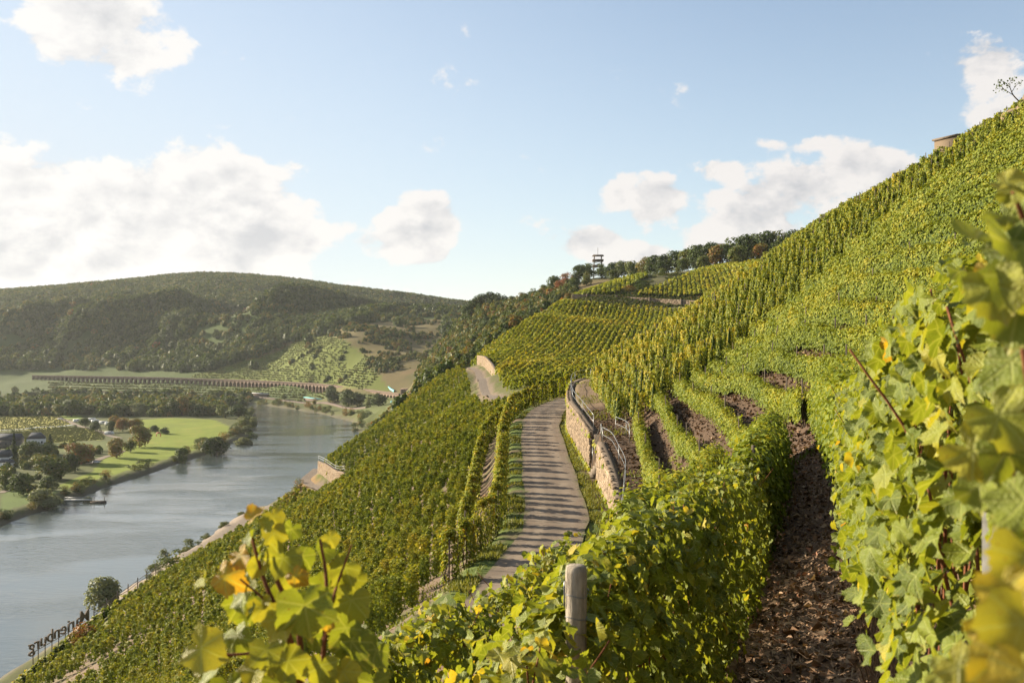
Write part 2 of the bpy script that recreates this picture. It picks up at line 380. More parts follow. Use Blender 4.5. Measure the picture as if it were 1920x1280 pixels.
# ---- base colours of the ground, by what grows or lies there
col = np.empty((nr, nc, 3)); col[:] = (.150, .105, .072)                          # slate soil between the vines
def paint(mask, c, soft=1.0):
    m = mask.astype(float)*soft; col[:] = col*(1-m[..., None])+np.array(c)*m[..., None]
nz = vnoise(gx, gy, 1.7, 21)*.5+vnoise(gx, gy, .6, 22)*.5
nzb = vnoise(gx, gy, 60, 23)*.6+vnoise(gx, gy, 22, 24)*.4
weeds = sst(nz, -.1, .7)*(.5*(gy > 32)*(gx < 2)+.45*sst(gy, 150, 200)+.12)
col[:] = col*(1-weeds[..., None])+np.array((.075, .095, .022))*weeds[..., None]
hill_far = sst(gy, 205, 230)*1.0
paint((gy > 160) & (gy < 590), (.085, .10, .025), .6)
paint((gy > 590) | ((gy > 325) & (GU < 1062) & ~in_poly(GU, GV, [(870, 690), (905, 662), (950, 630), (1000, 600), (1062, 563), (1100, 700), (900, 760)])), (.105, .095, .035))            # scrub slope
sc = sst(nzb, 0, .6)*(gy > 590)
col[:] = col*(1-sc[..., None])+np.array((.15, .105, .05))*sc[..., None]
# valley floor
floor = (gz < -68) & (gx < -130)
paint((gz < -58) & (gy > 780) & (gx > -160), (.085, .10, .03)); paint(floor, (.075, .085, .022))
mead = [on_plane(*q, z=-72.6) for q in [(262, 786), (330, 784), (400, 786), (432, 800), (425, 812), (385, 832), (378, 846), (330, 852), (215, 905), (120, 925), (110, 912), (175, 882), (205, 850), (250, 825), (262, 800)]]
mn = vnoise(gx, gy, 14, 25)*.5+vnoise(gx, gy, 4, 26)*.5; mm = floor & in_poly(gx, gy, mead); paint(mm, (.160, .200, .014)); col[mm] *= (1+.22*mn[mm])[:, None]; paint(mm & (mn > .38), (.20, .19, .03), .5)
for q, c in [([(0, 770), (60, 775), (110, 780), (140, 792), (120, 803), (0, 808)], (.27, .25, .04)), ([(0, 812), (130, 801), (190, 806), (197, 824), (100, 830), (0, 830)], (.27, .27, .04)), ([(100, 832), (200, 826), (215, 838), (170, 850), (110, 846)], (.10, .12, .03)), ([(0, 925), (60, 915), (110, 922), (60, 945), (0, 960)], (.09, .13, .025)), ([(110, 778), (150, 778), (150, 786), (118, 784)], (.16, .22, .03))]:
    pl = [on_plane(*t, z=-72.6) for t in q]; paint(floor & in_poly(gx, gy, pl), c)
dr = seg_dist(gx, gy, river_poly, True)
paint((gx < -100) & (dr < 9) & (gy > 200), (.09, .095, .03), .8)
paint((gx < -100) & (dr < 3.5), (.10, .085, .06), .8)
# far hills
farm = gy > 1230
paint(farm & (gz > -71), (.055, .080, .018))
def far_region(pts, c, s=1.0): paint(in_poly(GU, GV, pts) & (gy > 1000) & (gy < 2300), c, s)
FAR_VINE = [(355, 706), (430, 684), (500, 663), (545, 640), (610, 628), (650, 640), (690, 668), (712, 700), (735, 735), (600, 722), (450, 714)]
FAR_FALLOW = [(608, 626), (650, 608), (720, 603), (832, 598), (835, 640), (790, 690), (740, 700), (690, 668), (650, 640)]
FAR_LOW = [(90, 716), (250, 718), (500, 724), (700, 740), (700, 752), (560, 746), (400, 738), (90, 736)]
far_region(FAR_VINE, (.105, .125, .022)); far_region(FAR_FALLOW, (.125, .10, .038)); far_region(FAR_LOW, (.085, .11, .028))
far_region([(455, 660), (480, 635), (520, 622), (560, 625), (550, 642), (505, 664), (465, 676)], (.15, .105, .05), .8)
far_region([(690, 668), (745, 690), (780, 730), (735, 738), (712, 705)], (.12, .095, .04), .8)
# verge and road neighbourhood
drd = np.full(gx.shape, 99.0); nm = (gy < 185) & (gy > 14) & (np.abs(gx) < 40); drd[nm] = line_lerp(gx[nm], gy[nm], ROADS)[0]
vg = (1-sst(drd, 3.0, 4.2))*sst(nz, -.75, .2)
col[:] = col*(1-vg[..., None])+np.array((.085, .115, .022))*vg[..., None]
terr = nm & (gx > 5.4) & (gy > 50) & (gy < 136) & (gx < 11); paint(terr, (.17, .118, .073), .7)
alley = (gy < 34) & (gx > -3); paint(alley, (.15, .095, .06), .85); bowl = (gy >= 34) & (gy < 90) & (gx > 5.5); paint(bowl, (.070, .044, .028), .85)  # soil of the hollow painted darker for the shade between its rows
dt = np.full(gx.shape, 99.0); tm = (gy > 140) & (gy < 335) & (gx < 20) & (gx > -80)
dt[tm] = np.minimum(seg_dist(gx[tm], gy[tm], TRACK), seg_dist(gx[tm], gy[tm], LTRACK)); brow = (gy > 40) & (gy < 330) & (gx < np.interp(gy, [40, 95, 130, 165, 186, 330], [-45, -56, -60, -57, -50, -8])) & (gz > -66); paint(brow, (.105, .115, .03), .75)
paint(dt < 1.7, (.18, .135, .10), .85)
grav = (gx > -120) & (gx < -98) & (gy > 255) & (gy < 445)
paint(grav & (gz < -69), (.24, .19, .15), .9)
paint(in_poly(GU, GV, [(525, 910), (545, 885), (575, 875), (600, 900), (560, 925)]) & (gy > 170) & (gy < 300), (.21, .135, .06), .9)

def region_of(r, c):
    pass
m_ground, b = new_mat('ground')
ac = attr(b, 'ground_colour').outputs['Color']; p_ = pos(b)
nA = b.noise(p_, 6.0, 8, .65); nB = b.noise(p_, .8, 5, .6); nC = b.noise(p_, .05, 5, .65)
f1 = b.m('ADD', b.m('MULTIPLY', nA, .9), .45); f2 = b.m('ADD', b.m('MULTIPLY', nB, .6), .7); f3 = b.m('ADD', b.m('MULTIPLY', nC, .5), .75)
k_ = b.m('MULTIPLY', b.m('MULTIPLY', f1, f2), f3)
vm = b.n('ShaderNodeVectorMath', operation='SCALE'); b.put(vm.inputs[0], ac); b.put(vm.inputs['Scale'], k_)
vo = b.n('ShaderNodeTexVoronoi'); b.put(vo.inputs['Vector'], p_); vo.inputs['Scale'].default_value = 14
hh = b.m('ADD', nA, b.m('MULTIPLY', vo.outputs['Distance'], .5))
finish(b, principled(b, vm.outputs[0], .92, .15, bump(b, hh, .55, .06)))

idx = np.arange(nr*nc).reshape(nr, nc)
quads = np.stack([idx[:-1, :-1], idx[:-1, 1:], idx[1:, 1:], idx[1:, :-1]], -1)
fy = gy[:-1, :-1]; fx_ = gx[:-1, :-1]; fz = gz[:-1, :-1]
reg = np.where(fy > 1000, np.where(fz > -71.5, 2, 1), np.where((fx_ < -80) & (fz < -69.5) & (dr[:-1, :-1] < 1e8) & (fx_ < -150), 1, 0))
Vg = np.stack([gx.ravel(), gy.ravel(), gz.ravel()], 1); colv = col.reshape(-1, 3)
for k, nm_ in ((0, 'hillside'), (1, 'valley_floor'), (2, 'far_hills')):
    q = quads[reg == k]
    if not len(q): continue
    used, inv = np.unique(q, return_inverse=True)
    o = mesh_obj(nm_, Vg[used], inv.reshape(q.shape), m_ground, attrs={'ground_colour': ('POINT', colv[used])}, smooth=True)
    tag(o, kind='structure')

# ---- river
m_water, b = new_mat('river_water')
p_ = pos(b)
mpw = b.n('ShaderNodeMapping'); b.put(mpw.inputs[0], p_); mpw.inputs['Scale'].default_value = (.5, 1.0, 1.0)
w1 = b.noise(mpw.outputs[0], .55, 4, .6); w2 = b.noise(mpw.outputs[0], .035, 3, .5)
wh = b.m('ADD', b.m('MULTIPLY', w1, b.m('ADD', b.m('MULTIPLY', b.sstep(w2, .38, .62), .9), .35)), b.m('MULTIPLY', w2, .5))
finish(b, principled(b, (.066, .082, .080), .06, .75, bump(b, wh, .30, .6)))
o = mesh_obj('river', [(-2500, -300, RIVER_Z), (-60, -300, RIVER_Z), (-60, 1400, RIVER_Z), (-2500, 1400, RIVER_Z)], np.array([[0, 1, 2, 3]]), m_water); tag(o, kind='structure')
# ------------------------------------------------------------------ foliage toolkit
def leaf_material(name, stops, trans=.42, rough=.5, tstop=(1.25, 1.15, .55), veins=False, spec=.3, vary=.12):
    m, b = new_mat(name)
    t = attr(b, 'tint').outputs['Fac']
    rnd = b.n('ShaderNodeObjectInfo').outputs['Random']
    t2 = b.m('ADD', t, b.m('MULTIPLY', b.m('SUBTRACT', rnd, .5), vary), clamp=True)
    c = b.ramp(t2, stops); rsock = rough
    nrm = None
    if veins:
        at = attr(b, 'leafuv').outputs['Vector']; s = b.n('ShaderNodeSeparateXYZ'); b.put(s.inputs[0], at)
        X, Y = b.m('ABSOLUTE', s.outputs[0]), s.outputs[1]
        ang = b.m('ARCTAN2', X, Y); r = b.m('SQRT', b.m('ADD', b.m('MULTIPLY', X, X), b.m('MULTIPLY', Y, Y)))
        v = None
        for a in (0.0, .92, 1.92):
            d = b.m('MULTIPLY', b.m('ABSOLUTE', b.m('SUBTRACT', ang, a)), r)
            l = b.sstep(d, .05, .012); v = l if v is None else b.m('MAXIMUM', v, l)
        side = b.m('SINE', b.m('MULTIPLY', b.m('SUBTRACT', r, b.m('MULTIPLY', b.m('ABSOLUTE', b.m('SUBTRACT', b.m('MODULO', b.m('ADD', ang, .46), .92), .46)), .9)), 34.0))
        v2 = b.m('MULTIPLY', b.sstep(side, .86, 1.0), .45); v = b.m('MAXIMUM', v, v2)
        nz_ = b.noise(at, 5.0, 5, .65)
        c = b.mix(b.m('MULTIPLY', b.sstep(nz_, .5, .75), .5), c, (.20, .22, .035))
        c = b.mix(b.m('MULTIPLY', b.sstep(nz_, .70, .78), .75), c, (.16, .07, .02))
        rim = b.m('MULTIPLY', b.sstep(b.m('ADD', r, b.m('MULTIPLY', b.m('SUBTRACT', nz_, .5), 1.1)), .82, 1.02), .55); c = b.mix(rim, c, (.27, .20, .035))
        spots = b.n('ShaderNodeTexVoronoi'); b.put(spots.inputs['Vector'], at); spots.inputs['Scale'].default_value = 4.5; c = b.mix(b.m('MULTIPLY', b.sstep(spots.outputs['Distance'], .13, .07), .8), c, (.13, .055, .02))
        c = b.mix(b.m('MULTIPLY', v, .5), c, (.30, .32, .09))
        nrm = bump(b, b.m('ADD', b.m('MULTIPLY', v, -.6), b.noise(at, 9.0, 3, .5)), .5, .012)
    p = principled(b, c, rsock, spec, nrm)
    tr = b.n('ShaderNodeBsdfTranslucent')
    vm = b.n('ShaderNodeVectorMath', operation='MULTIPLY'); b.put(vm.inputs[0], c); vm.inputs[1].default_value = tuple(q*1.25 for q in tstop)
    b.t.links.new(vm.outputs[0], tr.inputs[0])
    mx = b.n('ShaderNodeMixShader'); mx.inputs[0].default_value = trans
    b.t.links.new(p, mx.inputs[1]); b.t.links.new(tr.outputs[0], mx.inputs[2]); finish(b, mx.outputs[0]); return m
VINE_STOPS = [(0.0, (.034, .056, .010)), (.30, (.092, .122, .014)), (.55, (.168, .198, .022)), (.74, (.29, .265, .030)), (.88, (.42, .31, .03)), (1.0, (.30, .11, .02))]
m_vine = leaf_material('vine_leaf', VINE_STOPS, rough=.62, spec=.14, trans=.27)
m_vine_near = leaf_material('vine_leaf_near', VINE_STOPS, trans=.31, rough=.45, tstop=(1.6, 1.45, .6), veins=True, vary=0.0, spec=.25)
TREE_STOPS = [(0.0, (.020, .034, .008)), (.35, (.044, .072, .012)), (.6, (.092, .118, .020)), (.8, (.16, .125, .026)), (.92, (.20, .10, .028)), (1.0, (.24, .065, .025))]
m_tree = leaf_material('tree_leaf', TREE_STOPS, trans=.25, rough=.6, spec=.2, vary=.10)
def bark_mat(name, c1, c2, scale=20.0):
    m, b = new_mat(name); tc = b.n('ShaderNodeTexCoord').outputs['Object']
    mp = b.n('ShaderNodeMapping'); b.put(mp.inputs[0], tc); mp.inputs['Scale'].default_value = (1, 1, .18)
    n = b.noise(mp.outputs[0], scale, 7, .65)
    finish(b, principled(b, b.ramp(n, [(.3, c1), (.7, c2)]), .9, .15, bump(b, n, .8, .02))); return m
m_bark = bark_mat('bark', (.035, .026, .018), (.10, .075, .05), 6.0)
m_vbark = bark_mat('vine_bark', (.020, .013, .009), (.085, .058, .040), 60.0)
m_cane = bark_mat('cane', (.10, .035, .016), (.22, .09, .045), 60.0)
m_post = bark_mat('weathered_wood', (.16, .135, .105), (.40, .34, .27), 45.0)
m_oldpost = bark_mat('old_wood', (.05, .04, .03), (.15, .12, .09), 40.0)

def frames(N, up=(0, 0, 1.0), roll=None):
    """orthonormal (t, b, n) for each normal; t points 'down the leaf'"""
    N = N/np.linalg.norm(N, axis=1, keepdims=True)
    U = np.tile(np.array(up, float), (len(N), 1)); T = -(U-(U*N).sum(1, keepdims=True)*N)
    l = np.linalg.norm(T, axis=1, keepdims=True); T = np.where(l > 1e-3, T/np.maximum(l, 1e-6), np.array([1.0, 0, 0]))
    B = np.cross(N, T)
    if roll is not None:
        c, s = np.cos(roll)[:, None], np.sin(roll)[:, None]; T, B = T*c+B*s, B*c-T*s
    return T, B, N
def kites(Cn, N, S, r, fold=.18, aspect=.95):
    """folded four-point leaves -> V (n*4,3), F (n*2,3)"""
    n = len(Cn); T, B, N = frames(N, roll=r.normal(0, .7, n)); S = np.asarray(S)[:, None]
    fo = (fold*(1+.6*r.normal(size=(n, 1))))
    V = np.stack([Cn-T*S*.45, Cn+B*S*.5*aspect+N*S*fo, Cn+T*S*.6, Cn-B*S*.5*aspect+N*S*fo], 1).reshape(-1, 3)
    i = np.arange(n)[:, None]*4
    Fc = np.concatenate([i+np.array([[0, 1, 2]]), i+np.array([[0, 2, 3]])], 1).reshape(-1, 3)
    return V, Fc
def leaf_shape(r, detail=True):
    """a lobed grape leaf: (V, F, uv); stalk end at the origin, tip along +y, about 2 units wide"""
    angs = np.radians([-90, -68, -45, -28, -10, 6, 20, 35, 50, 62, 74, 90]); rad = np.array([.12, .54, .70, .76, .72, .72, .86, .93, .86, .82, .92, 1.04])
    if not detail:
        k = [0, 1, 3, 5, 7, 9, 11]; angs, rad = angs[k], rad[k]
    rad = rad*(1+r.normal(0, .05, len(rad)))
    if detail:
        a2 = np.interp(np.linspace(0, 1, 23), np.linspace(0, 1, 12), angs); r2 = np.interp(np.linspace(0, 1, 23), np.linspace(0, 1, 12), rad); r2[1::2] *= .90+.05*r.random(11); angs, rad = a2, r2
    ri = np.stack([np.cos(angs)*rad, np.sin(angs)*rad], 1); le = ri[::-1][1:-1]*np.array([-1, 1])
    le = le*(1+r.normal(0, .04, (len(le), 1)))
    out = np.concatenate([ri, le]); n = len(out)
    cup, fold, wav, tip = r.normal(.14, .28), r.uniform(.05, .45), r.uniform(.07, .19), r.normal(-.30, .25)
    ph = r.uniform(0, 6)
    def lift(p):
        rr = np.hypot(p[:, 0], p[:, 1]); an = np.arctan2(p[:, 1], p[:, 0])
        return cup*rr**2+fold*np.abs(p[:, 0])+wav*np.sin(an*5+ph)*rr**2+tip*np.maximum(p[:, 1], 0)**2
    if detail:
        P2 = np.concatenate([[[0, 0]], out*.55, out]); i = np.arange(n); j = (i+1) % n
        Fa = np.stack([np.zeros(n, int), 1+i, 1+j], 1); Fb = np.stack([1+i, 1+n+i, 1+n+j], 1); Fc = np.stack([1+i, 1+n+j, 1+j], 1); Fx = np.concatenate([Fa, Fb, Fc])
    else:
        P2 = np.concatenate([[[0, 0]], out]); i = np.arange(n); j = (i+1) % n; Fx = np.stack([np.zeros(n, int), 1+i, 1+j], 1)
    return np.column_stack([P2, lift(P2)]), Fx, P2
SHAPES_LO = [leaf_shape(rng, False) for _ in range(8)]
SHAPES_HI = [leaf_shape(rng, True) for _ in range(9)]
def lobed_cloud(Cn, N, S, r, shapes=SHAPES_LO):
    """many lobed leaves joined -> V, F, uv, leaf index per face"""
    n = len(Cn); T, B, N = frames(N, roll=r.normal(0, .65, n)); which = r.integers(0, len(shapes), n)
    Vs, Fs, Us, Is, off = [], [], [], [], 0
    for k, (sv, sf, su) in enumerate(shapes):
        m = np.where(which == k)[0]
        if not len(m): continue
        h = (S[m]*.5)[:, None, None]
        v = Cn[m][:, None]+(B[m][:, None]*sv[None, :, :1]+T[m][:, None]*(sv[None, :, 1:2]-.35)+N[m][:, None]*sv[None, :, 2:3])*h
        Vs.append(v.reshape(-1, 3)); Us.append(np.tile(su, (len(m), 1)))
        Fs.append((sf[None]+(np.arange(len(m))*len(sv))[:, None, None]+off).reshape(-1, 3)); off += len(m)*len(sv)
        Is.append(np.repeat(m, len(sf)))
    return np.concatenate(Vs), np.concatenate(Fs), np.concatenate(Us), np.concatenate(Is)
def tube(pts, rad, n=6, cap=True):
    pts = np.asarray(pts, float); rad = np.broadcast_to(np.asarray(rad, float), (len(pts),)); V = []; Fq = []
    for i, p in enumerate(pts):
        d = pts[min(i+1, len(pts)-1)]-pts[max(i-1, 0)]; d = d/(np.linalg.norm(d)+1e-9)
        a = np.cross(d, (0, 0, 1.0)) if abs(d[2]) < .9 else np.cross(d, (1.0, 0, 0)); a /= np.linalg.norm(a); b_ = np.cross(d, a)
        for k in range(n):
            t = 2*math.pi*k/n; V.append(p+(a*math.cos(t)+b_*math.sin(t))*rad[i])
    for i in range(len(pts)-1):
        for k in range(n):
            Fq.append((i*n+k, i*n+(k+1) % n, (i+1)*n+(k+1) % n, (i+1)*n+k))
    V = list(V); tri = []
    if cap:
        for e, base in ((0, 0), (1, (len(pts)-1)*n)):
            V.append(pts[0] if e == 0 else pts[-1]); c = len(V)-1
            for k in range(n): tri.append((c, base+(k+1) % n, base+k) if e == 0 else (c, base+k, base+(k+1) % n))
    return np.array(V), np.array(Fq, int), np.array(tri, int).reshape(-1, 3)
def join(parts):
    """parts: list of (V, quads, tris) -> one (V, [quads, tris])"""
    Vs, Q, T_, o = [], [], [], 0
    for V, q, t in parts:
        Vs.append(V)
        if len(q): Q.append(np.asarray(q)+o)
        if len(t): T_.append(np.asarray(t)+o)
        o += len(V)
    return np.concatenate(Vs), [f for f in ([np.concatenate(Q)] if Q else [])+([np.concatenate(T_)] if T_ else [])]
def box(c, s, rz=0.0, taper=1.0):
    x, y, z = (np.array([-1, 1, 1, -1, -1, 1, 1, -1])*s[0]/2, np.array([-1, -1, 1, 1, -1, -1, 1, 1])*s[1]/2, np.array([-1, -1, -1, -1, 1, 1, 1, 1])*s[2]/2)
    x = np.where(z > 0, x*taper, x); y = np.where(z > 0, y*taper, y)
    ca, sa = math.cos(rz), math.sin(rz)
    V = np.stack([x*ca-y*sa+c[0], x*sa+y*ca+c[1], z+c[2]], 1)
    return V, np.array([(0, 3, 2, 1), (4, 5, 6, 7), (0, 1, 5, 4), (1, 2, 6, 5), (2, 3, 7, 6), (3, 0, 4, 7)]), np.zeros((0, 3), int)
def part(name, parts, mat, parent=None, smooth=False, attrs=None):
    V, fs = join(parts); return mesh_obj(name, V, fs, mat, parent, smooth=smooth, attrs=attrs)

# ------------------------------------------------------------------ vine rows
def G1(x, y): return float(height(np.array([x]), np.array([y]))[0])
def row_mesh_arrays(L, r, h=1.9, low=.55, wid=.42, cover=.8, smin=.13, kpx=.0023, clump=0.0, tint=.5, tvar=.16, yellow=None, core=True, vsp=1.15):
    """L: (n,3) ground line. Returns V, [tris], tint per face."""
    L = np.asarray(L, float); seg = np.linalg.norm(np.diff(L, axis=0), axis=1)
    if len(L) < 2 or seg.sum() < 1.0: return None
    mid = (L[1:]+L[:-1])/2; dist = np.hypot(mid[:, 0], mid[:, 1]); s = np.maximum(smin, kpx*dist)
    area = 2*(h-low)+2*wid*1.3
    cnt = r.poisson(seg*cover*area/(s*s*.52))
    k = np.repeat(np.arange(len(seg)), cnt); n = len(k)
    if n == 0: return None
    t = r.random(n); base = L[k]+(L[k+1]-L[k])*t[:, None]; d = (L[k+1]-L[k])/seg[k][:, None]
    lat = np.stack([d[:, 1], -d[:, 0], np.zeros(n)], 1); lat /= np.linalg.norm(lat, axis=1, keepdims=True)+1e-9
    along = np.concatenate([[0], np.cumsum(seg)])[k]+t*seg[k]
    vi = np.floor(along/vsp).astype(int); vr = np.random.default_rng(int(abs(L[0, 0]*977+L[0, 1]*131)) % 100000); nv = vi.max()+2
    vh = vr.normal(0, .13, nv)[vi]; vw = vr.uniform(.75, 1.2, nv)[vi]; vt = vr.normal(0, .06, nv)[vi]; vj = vr.normal(0, .17, nv)[vi]*vsp*(clump > .6); vh = vh*(1.5 if clump > .6 else 1)
    if clump > 0:
        ph = (along/vsp-vi-.5); base = base-d*(ph*clump*vsp+vj)[:, None]
    q = r.random(n); th = np.where(q < .30, r.uniform(-.5, .5, n)*1.2, np.where(q < .66, -1, 1)*r.uniform(.9, 1.75, n))     # 0 = top, +-pi/2 = flanks
    hh = (h-low)/2; cz = low+hh
    ex = np.sin(th)*wid*vw; ez = np.where(np.abs(th) < .9, hh, hh*r.uniform(-1, 1, n))
    taper = np.where(ez > hh*.5, 1-.35*(ez/hh-.5), 1.0)
    jit = r.normal(0, .10, (n, 3))*np.array([1, 1, 1.0])
    z = cz+ez*(1+vh)
    pos_ = base+lat*(ex*taper)[:, None]+jit; pos_[:, 2] += z
    shoots = r.random(n) < .05; pos_[shoots, 2] += r.uniform(.1, .4, shoots.sum())
    nor = lat*(np.sin(th)*1.0)[:, None]+np.array([0, 0, 1.0])*(np.cos(th).clip(0)*.8+.35)[:, None]+r.normal(0, .30, (n, 3))
    S = s[k]*r.uniform(.75, 1.3, n)
    V, Fc = kites(pos_, nor, S, r)
    ti = tint-.02+vt*.8+r.normal(0, tvar*.8, n)+(.08*(ez/hh))
    if yellow is not None: ti = ti+yellow(pos_[:, 0], pos_[:, 1], r)
    ti = np.repeat(np.clip(ti, .02, .98), 2)
    tris = [Fc]; Vs = [V]; tis = [ti]; off = len(V)
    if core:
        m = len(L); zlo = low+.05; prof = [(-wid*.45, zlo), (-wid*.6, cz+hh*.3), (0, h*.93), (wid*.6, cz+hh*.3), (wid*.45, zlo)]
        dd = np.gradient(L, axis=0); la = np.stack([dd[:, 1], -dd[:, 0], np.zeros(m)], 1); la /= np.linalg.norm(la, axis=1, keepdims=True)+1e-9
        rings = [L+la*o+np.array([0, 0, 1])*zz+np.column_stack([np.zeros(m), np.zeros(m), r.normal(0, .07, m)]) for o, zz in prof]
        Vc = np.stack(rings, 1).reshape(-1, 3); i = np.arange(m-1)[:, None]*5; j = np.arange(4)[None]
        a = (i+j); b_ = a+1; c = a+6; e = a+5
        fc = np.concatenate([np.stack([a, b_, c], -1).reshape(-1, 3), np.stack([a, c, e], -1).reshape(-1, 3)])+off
        Vs.append(Vc); tris.append(fc); tis.append(np.full(len(fc), .12))  # core tinted dark, standing in for shade inside the row
    return np.concatenate(Vs), np.concatenate(tris), np.concatenate(tis)
def vine_row(L, label, group, **kw):
    stakes = kw.pop('stakes', 0)
    a = row_mesh_arrays(L, rng, **kw)
    if a is None: return None
    V, Fc, ti = a; o0 = np.array(L[len(L)//2], float)
    root = empty('vine_row', o0, label, 'vine row', group)
    mesh_obj('foliage', V-o0, Fc, m_vine, root, attrs={'tint': ('FACE', ti)})
    if stakes:
        L = np.asarray(L); seg = np.linalg.norm(np.diff(L, axis=0), axis=1); cum = np.concatenate([[0], np.cumsum(seg)]); ps = []
        for dd in np.arange(.4, cum[-1], stakes):
            p = np.array([np.interp(dd, cum, L[:, i]) for i in range(3)])-o0; tp = rng.normal(0, .05, 2)
            ps.append(tube([p-[0, 0, .2], p+[tp[0], tp[1], 2.05+rng.uniform(-.1, .2)]], .035, 5))
        if ps: part('trellis_post', ps, m_oldpost, root)['kind'] = 'stuff'
        ps = []
        for dd in np.arange(.2, cum[-1], 1.2):
            p = np.array([np.interp(dd, cum, L[:, i]) for i in range(3)])-o0; tp = rng.normal(0, .10, 2)
            ps.append(tube([p-[0, 0, .1], p+[tp[0], tp[1], .4], p+[tp[0]*.3, tp[1]*.3, .95]], [.04, .03, .02], 5, False))
        if ps: part('trunk', ps, m_vbark, root)['kind'] = 'stuff'
    return root
# ------------------------------------------------------------------ vineyard plots
gyy = np.concatenate([np.arange(14, 170, 1.0), np.arange(170, 640, 2.4)]); gxx = np.arange(-135, 175, .8)
GXX, GYY = np.meshgrid(gxx, gyy); HT = np.maximum.accumulate(TH(GXX, GYY), axis=1)
def contour(zk, y0, y1, step=1):
    """x along the contour zk for y in [y0, y1]"""
    sel = np.where((gyy >= y0) & (gyy <= y1))[0][::step]; out = []
    for i in sel:
        row = HT[i]
        if row[0] < zk < row[-1]:
            out.append((np.interp(zk, row+np.arange(len(row))*1e-6, gxx), gyy[i]))
    return np.array(out) if out else np.zeros((0, 2))
def lift(xy):
    xy = np.asarray(xy, float); return np.column_stack([xy, height(xy[:, 0], xy[:, 1], False)])
def runs(mask):
    out = []; s = None
    for i, m in enumerate(mask):
        if m and s is None: s = i
        if (not m or i == len(mask)-1) and s is not None:
            e = i+1 if m else i
            if e-s >= 3: out.append((s, e))
            s = None
    return out
EDGE = np.array([(79.8, -62.5), (108.8, -70.7), (125.1, -79.2), (148.8, -76.5), (164.4, -71.3), (195.0, -54.8), (227.1, -46.2), (251.6, -37.4), (284.8, -32.3), (310.0, -23.2), (326.6, -13.9)])   # (y, x) outer brow of the slope
def edge_x(y): return np.interp(y, EDGE[:, 0], EDGE[:, 1])
road_y = ROADS[:, 1]; road_x = ROADS[:, 0]
def road_x_at(y): return np.interp(y, road_y, road_x)
def patch_yellow(seed, amt=.16, s=9):
    def f(x, y, r): return amt*sst(vnoise(x, y, s, seed), .1, .8)
    return f
RAILXY = np.array([(130, -63.6), (136.9, -63.4), (143.7, -63.5), (150.5, -62.2), (157.4, -61.4), (164.4, -58.8), (171.4, -58.9), (178.6, -58.0), (186, -61)])
def brow_x(y): return np.where(y > 186, edge_x(y)-4.5, np.where(y < 128, edge_x(y), np.interp(y, RAILXY[:, 0], RAILXY[:, 1])))
# rows running down the fall line, from the road or the track to the brow above the river
def fall_rows(y0, y1, pitch, x_top, swing, lab, grp, **kw):
    for y in np.arange(y0, y1, pitch):
        xt = x_top(y)
        xs = np.arange(xt, edge_x(y)-12, -1.15); ys = y+swing*(xt-xs)+np.cumsum(rng.normal(0, .02, len(xs)))
        zz = TH(xs, ys); u_, v_ = pix(xs, ys, zz)
        ok = (xs > brow_x(ys)+1.0) & (seg_dist(xs, ys, LTRACK) > 2.6) & (seg_dist(xs, ys, TRACK) > 3.0) & (u_ > -140) & (v_ < 1420)
        ok &= ~((u_ > 535) & (u_ < 605) & (v_ > 868) & (v_ < 928) & (ys > 170))
        brk = np.abs(ys-(150+.9*(xs+5))) < 1.5; ok &= ~brk
        brk2 = np.abs(ys-(232+.75*(xs+5))) < 1.3; ok &= ~brk2
        nearp = ys < 150+.9*(xs+5)
        ok &= nearp if kw.get('side') == 'near' else ~nearp
        for s_, e_ in runs(ok):
            vine_row(lift(np.column_stack([xs[s_:e_], ys[s_:e_]])), lab, grp, **{k: v for k, v in kw.items() if k != 'side'})
topx = lambda y: float(road_x_at(min(y, 150)))-np.where(y < 52, 5.6, 6.6)
topt = lambda y: float(np.interp(y, TRACK[::-1, 1], TRACK[::-1, 0]))-3.2
def top_any(y): return float(topx(y)) if y < 158 else topt(y)
fall_rows(44, 240, 3.0, top_any, .10, 'bright green vine row running down the slope from the road', 'vine rows below the road', side='near', kpx=.0020, smin=.15, cover=1.15, wid=.34, h=1.95, low=.25, tint=.545, tvar=.075, clump=.70, vsp=1.3, core=False, yellow=patch_yellow(32, .05, 8))
fall_rows(120, 330, 3.4, top_any, .06, 'green vine row on the slope between the farm track and the river track', 'vine rows across the middle slope', side='far', kpx=.0020, smin=.22, cover=1.1, wid=.42, h=1.9, low=.25, tint=.54, tvar=.075, clump=.68, vsp=1.5, core=False, yellow=patch_yellow(31, .07, 14))
# the single rows standing along the left edge of the road
for off, lab in ((-3.6, 'row of tall vines standing along the valley side of the road, shading it in stripes'), (-6.0, 'second vine row in from the road, behind a bare strip of soil')):
    for y0, y1 in (((46, 138),) if off > -4 else ((66, 125),)):
        yy = np.arange(y0, y1, .8); L = lift(np.column_stack([road_x_at(yy)+off, yy]))
        vine_row(L, lab, None, kpx=.0022, smin=.15, cover=1.0, wid=.30, h=2.3, low=.05, tint=.52, clump=.74, stakes=1.9, core=False, vsp=1.9)
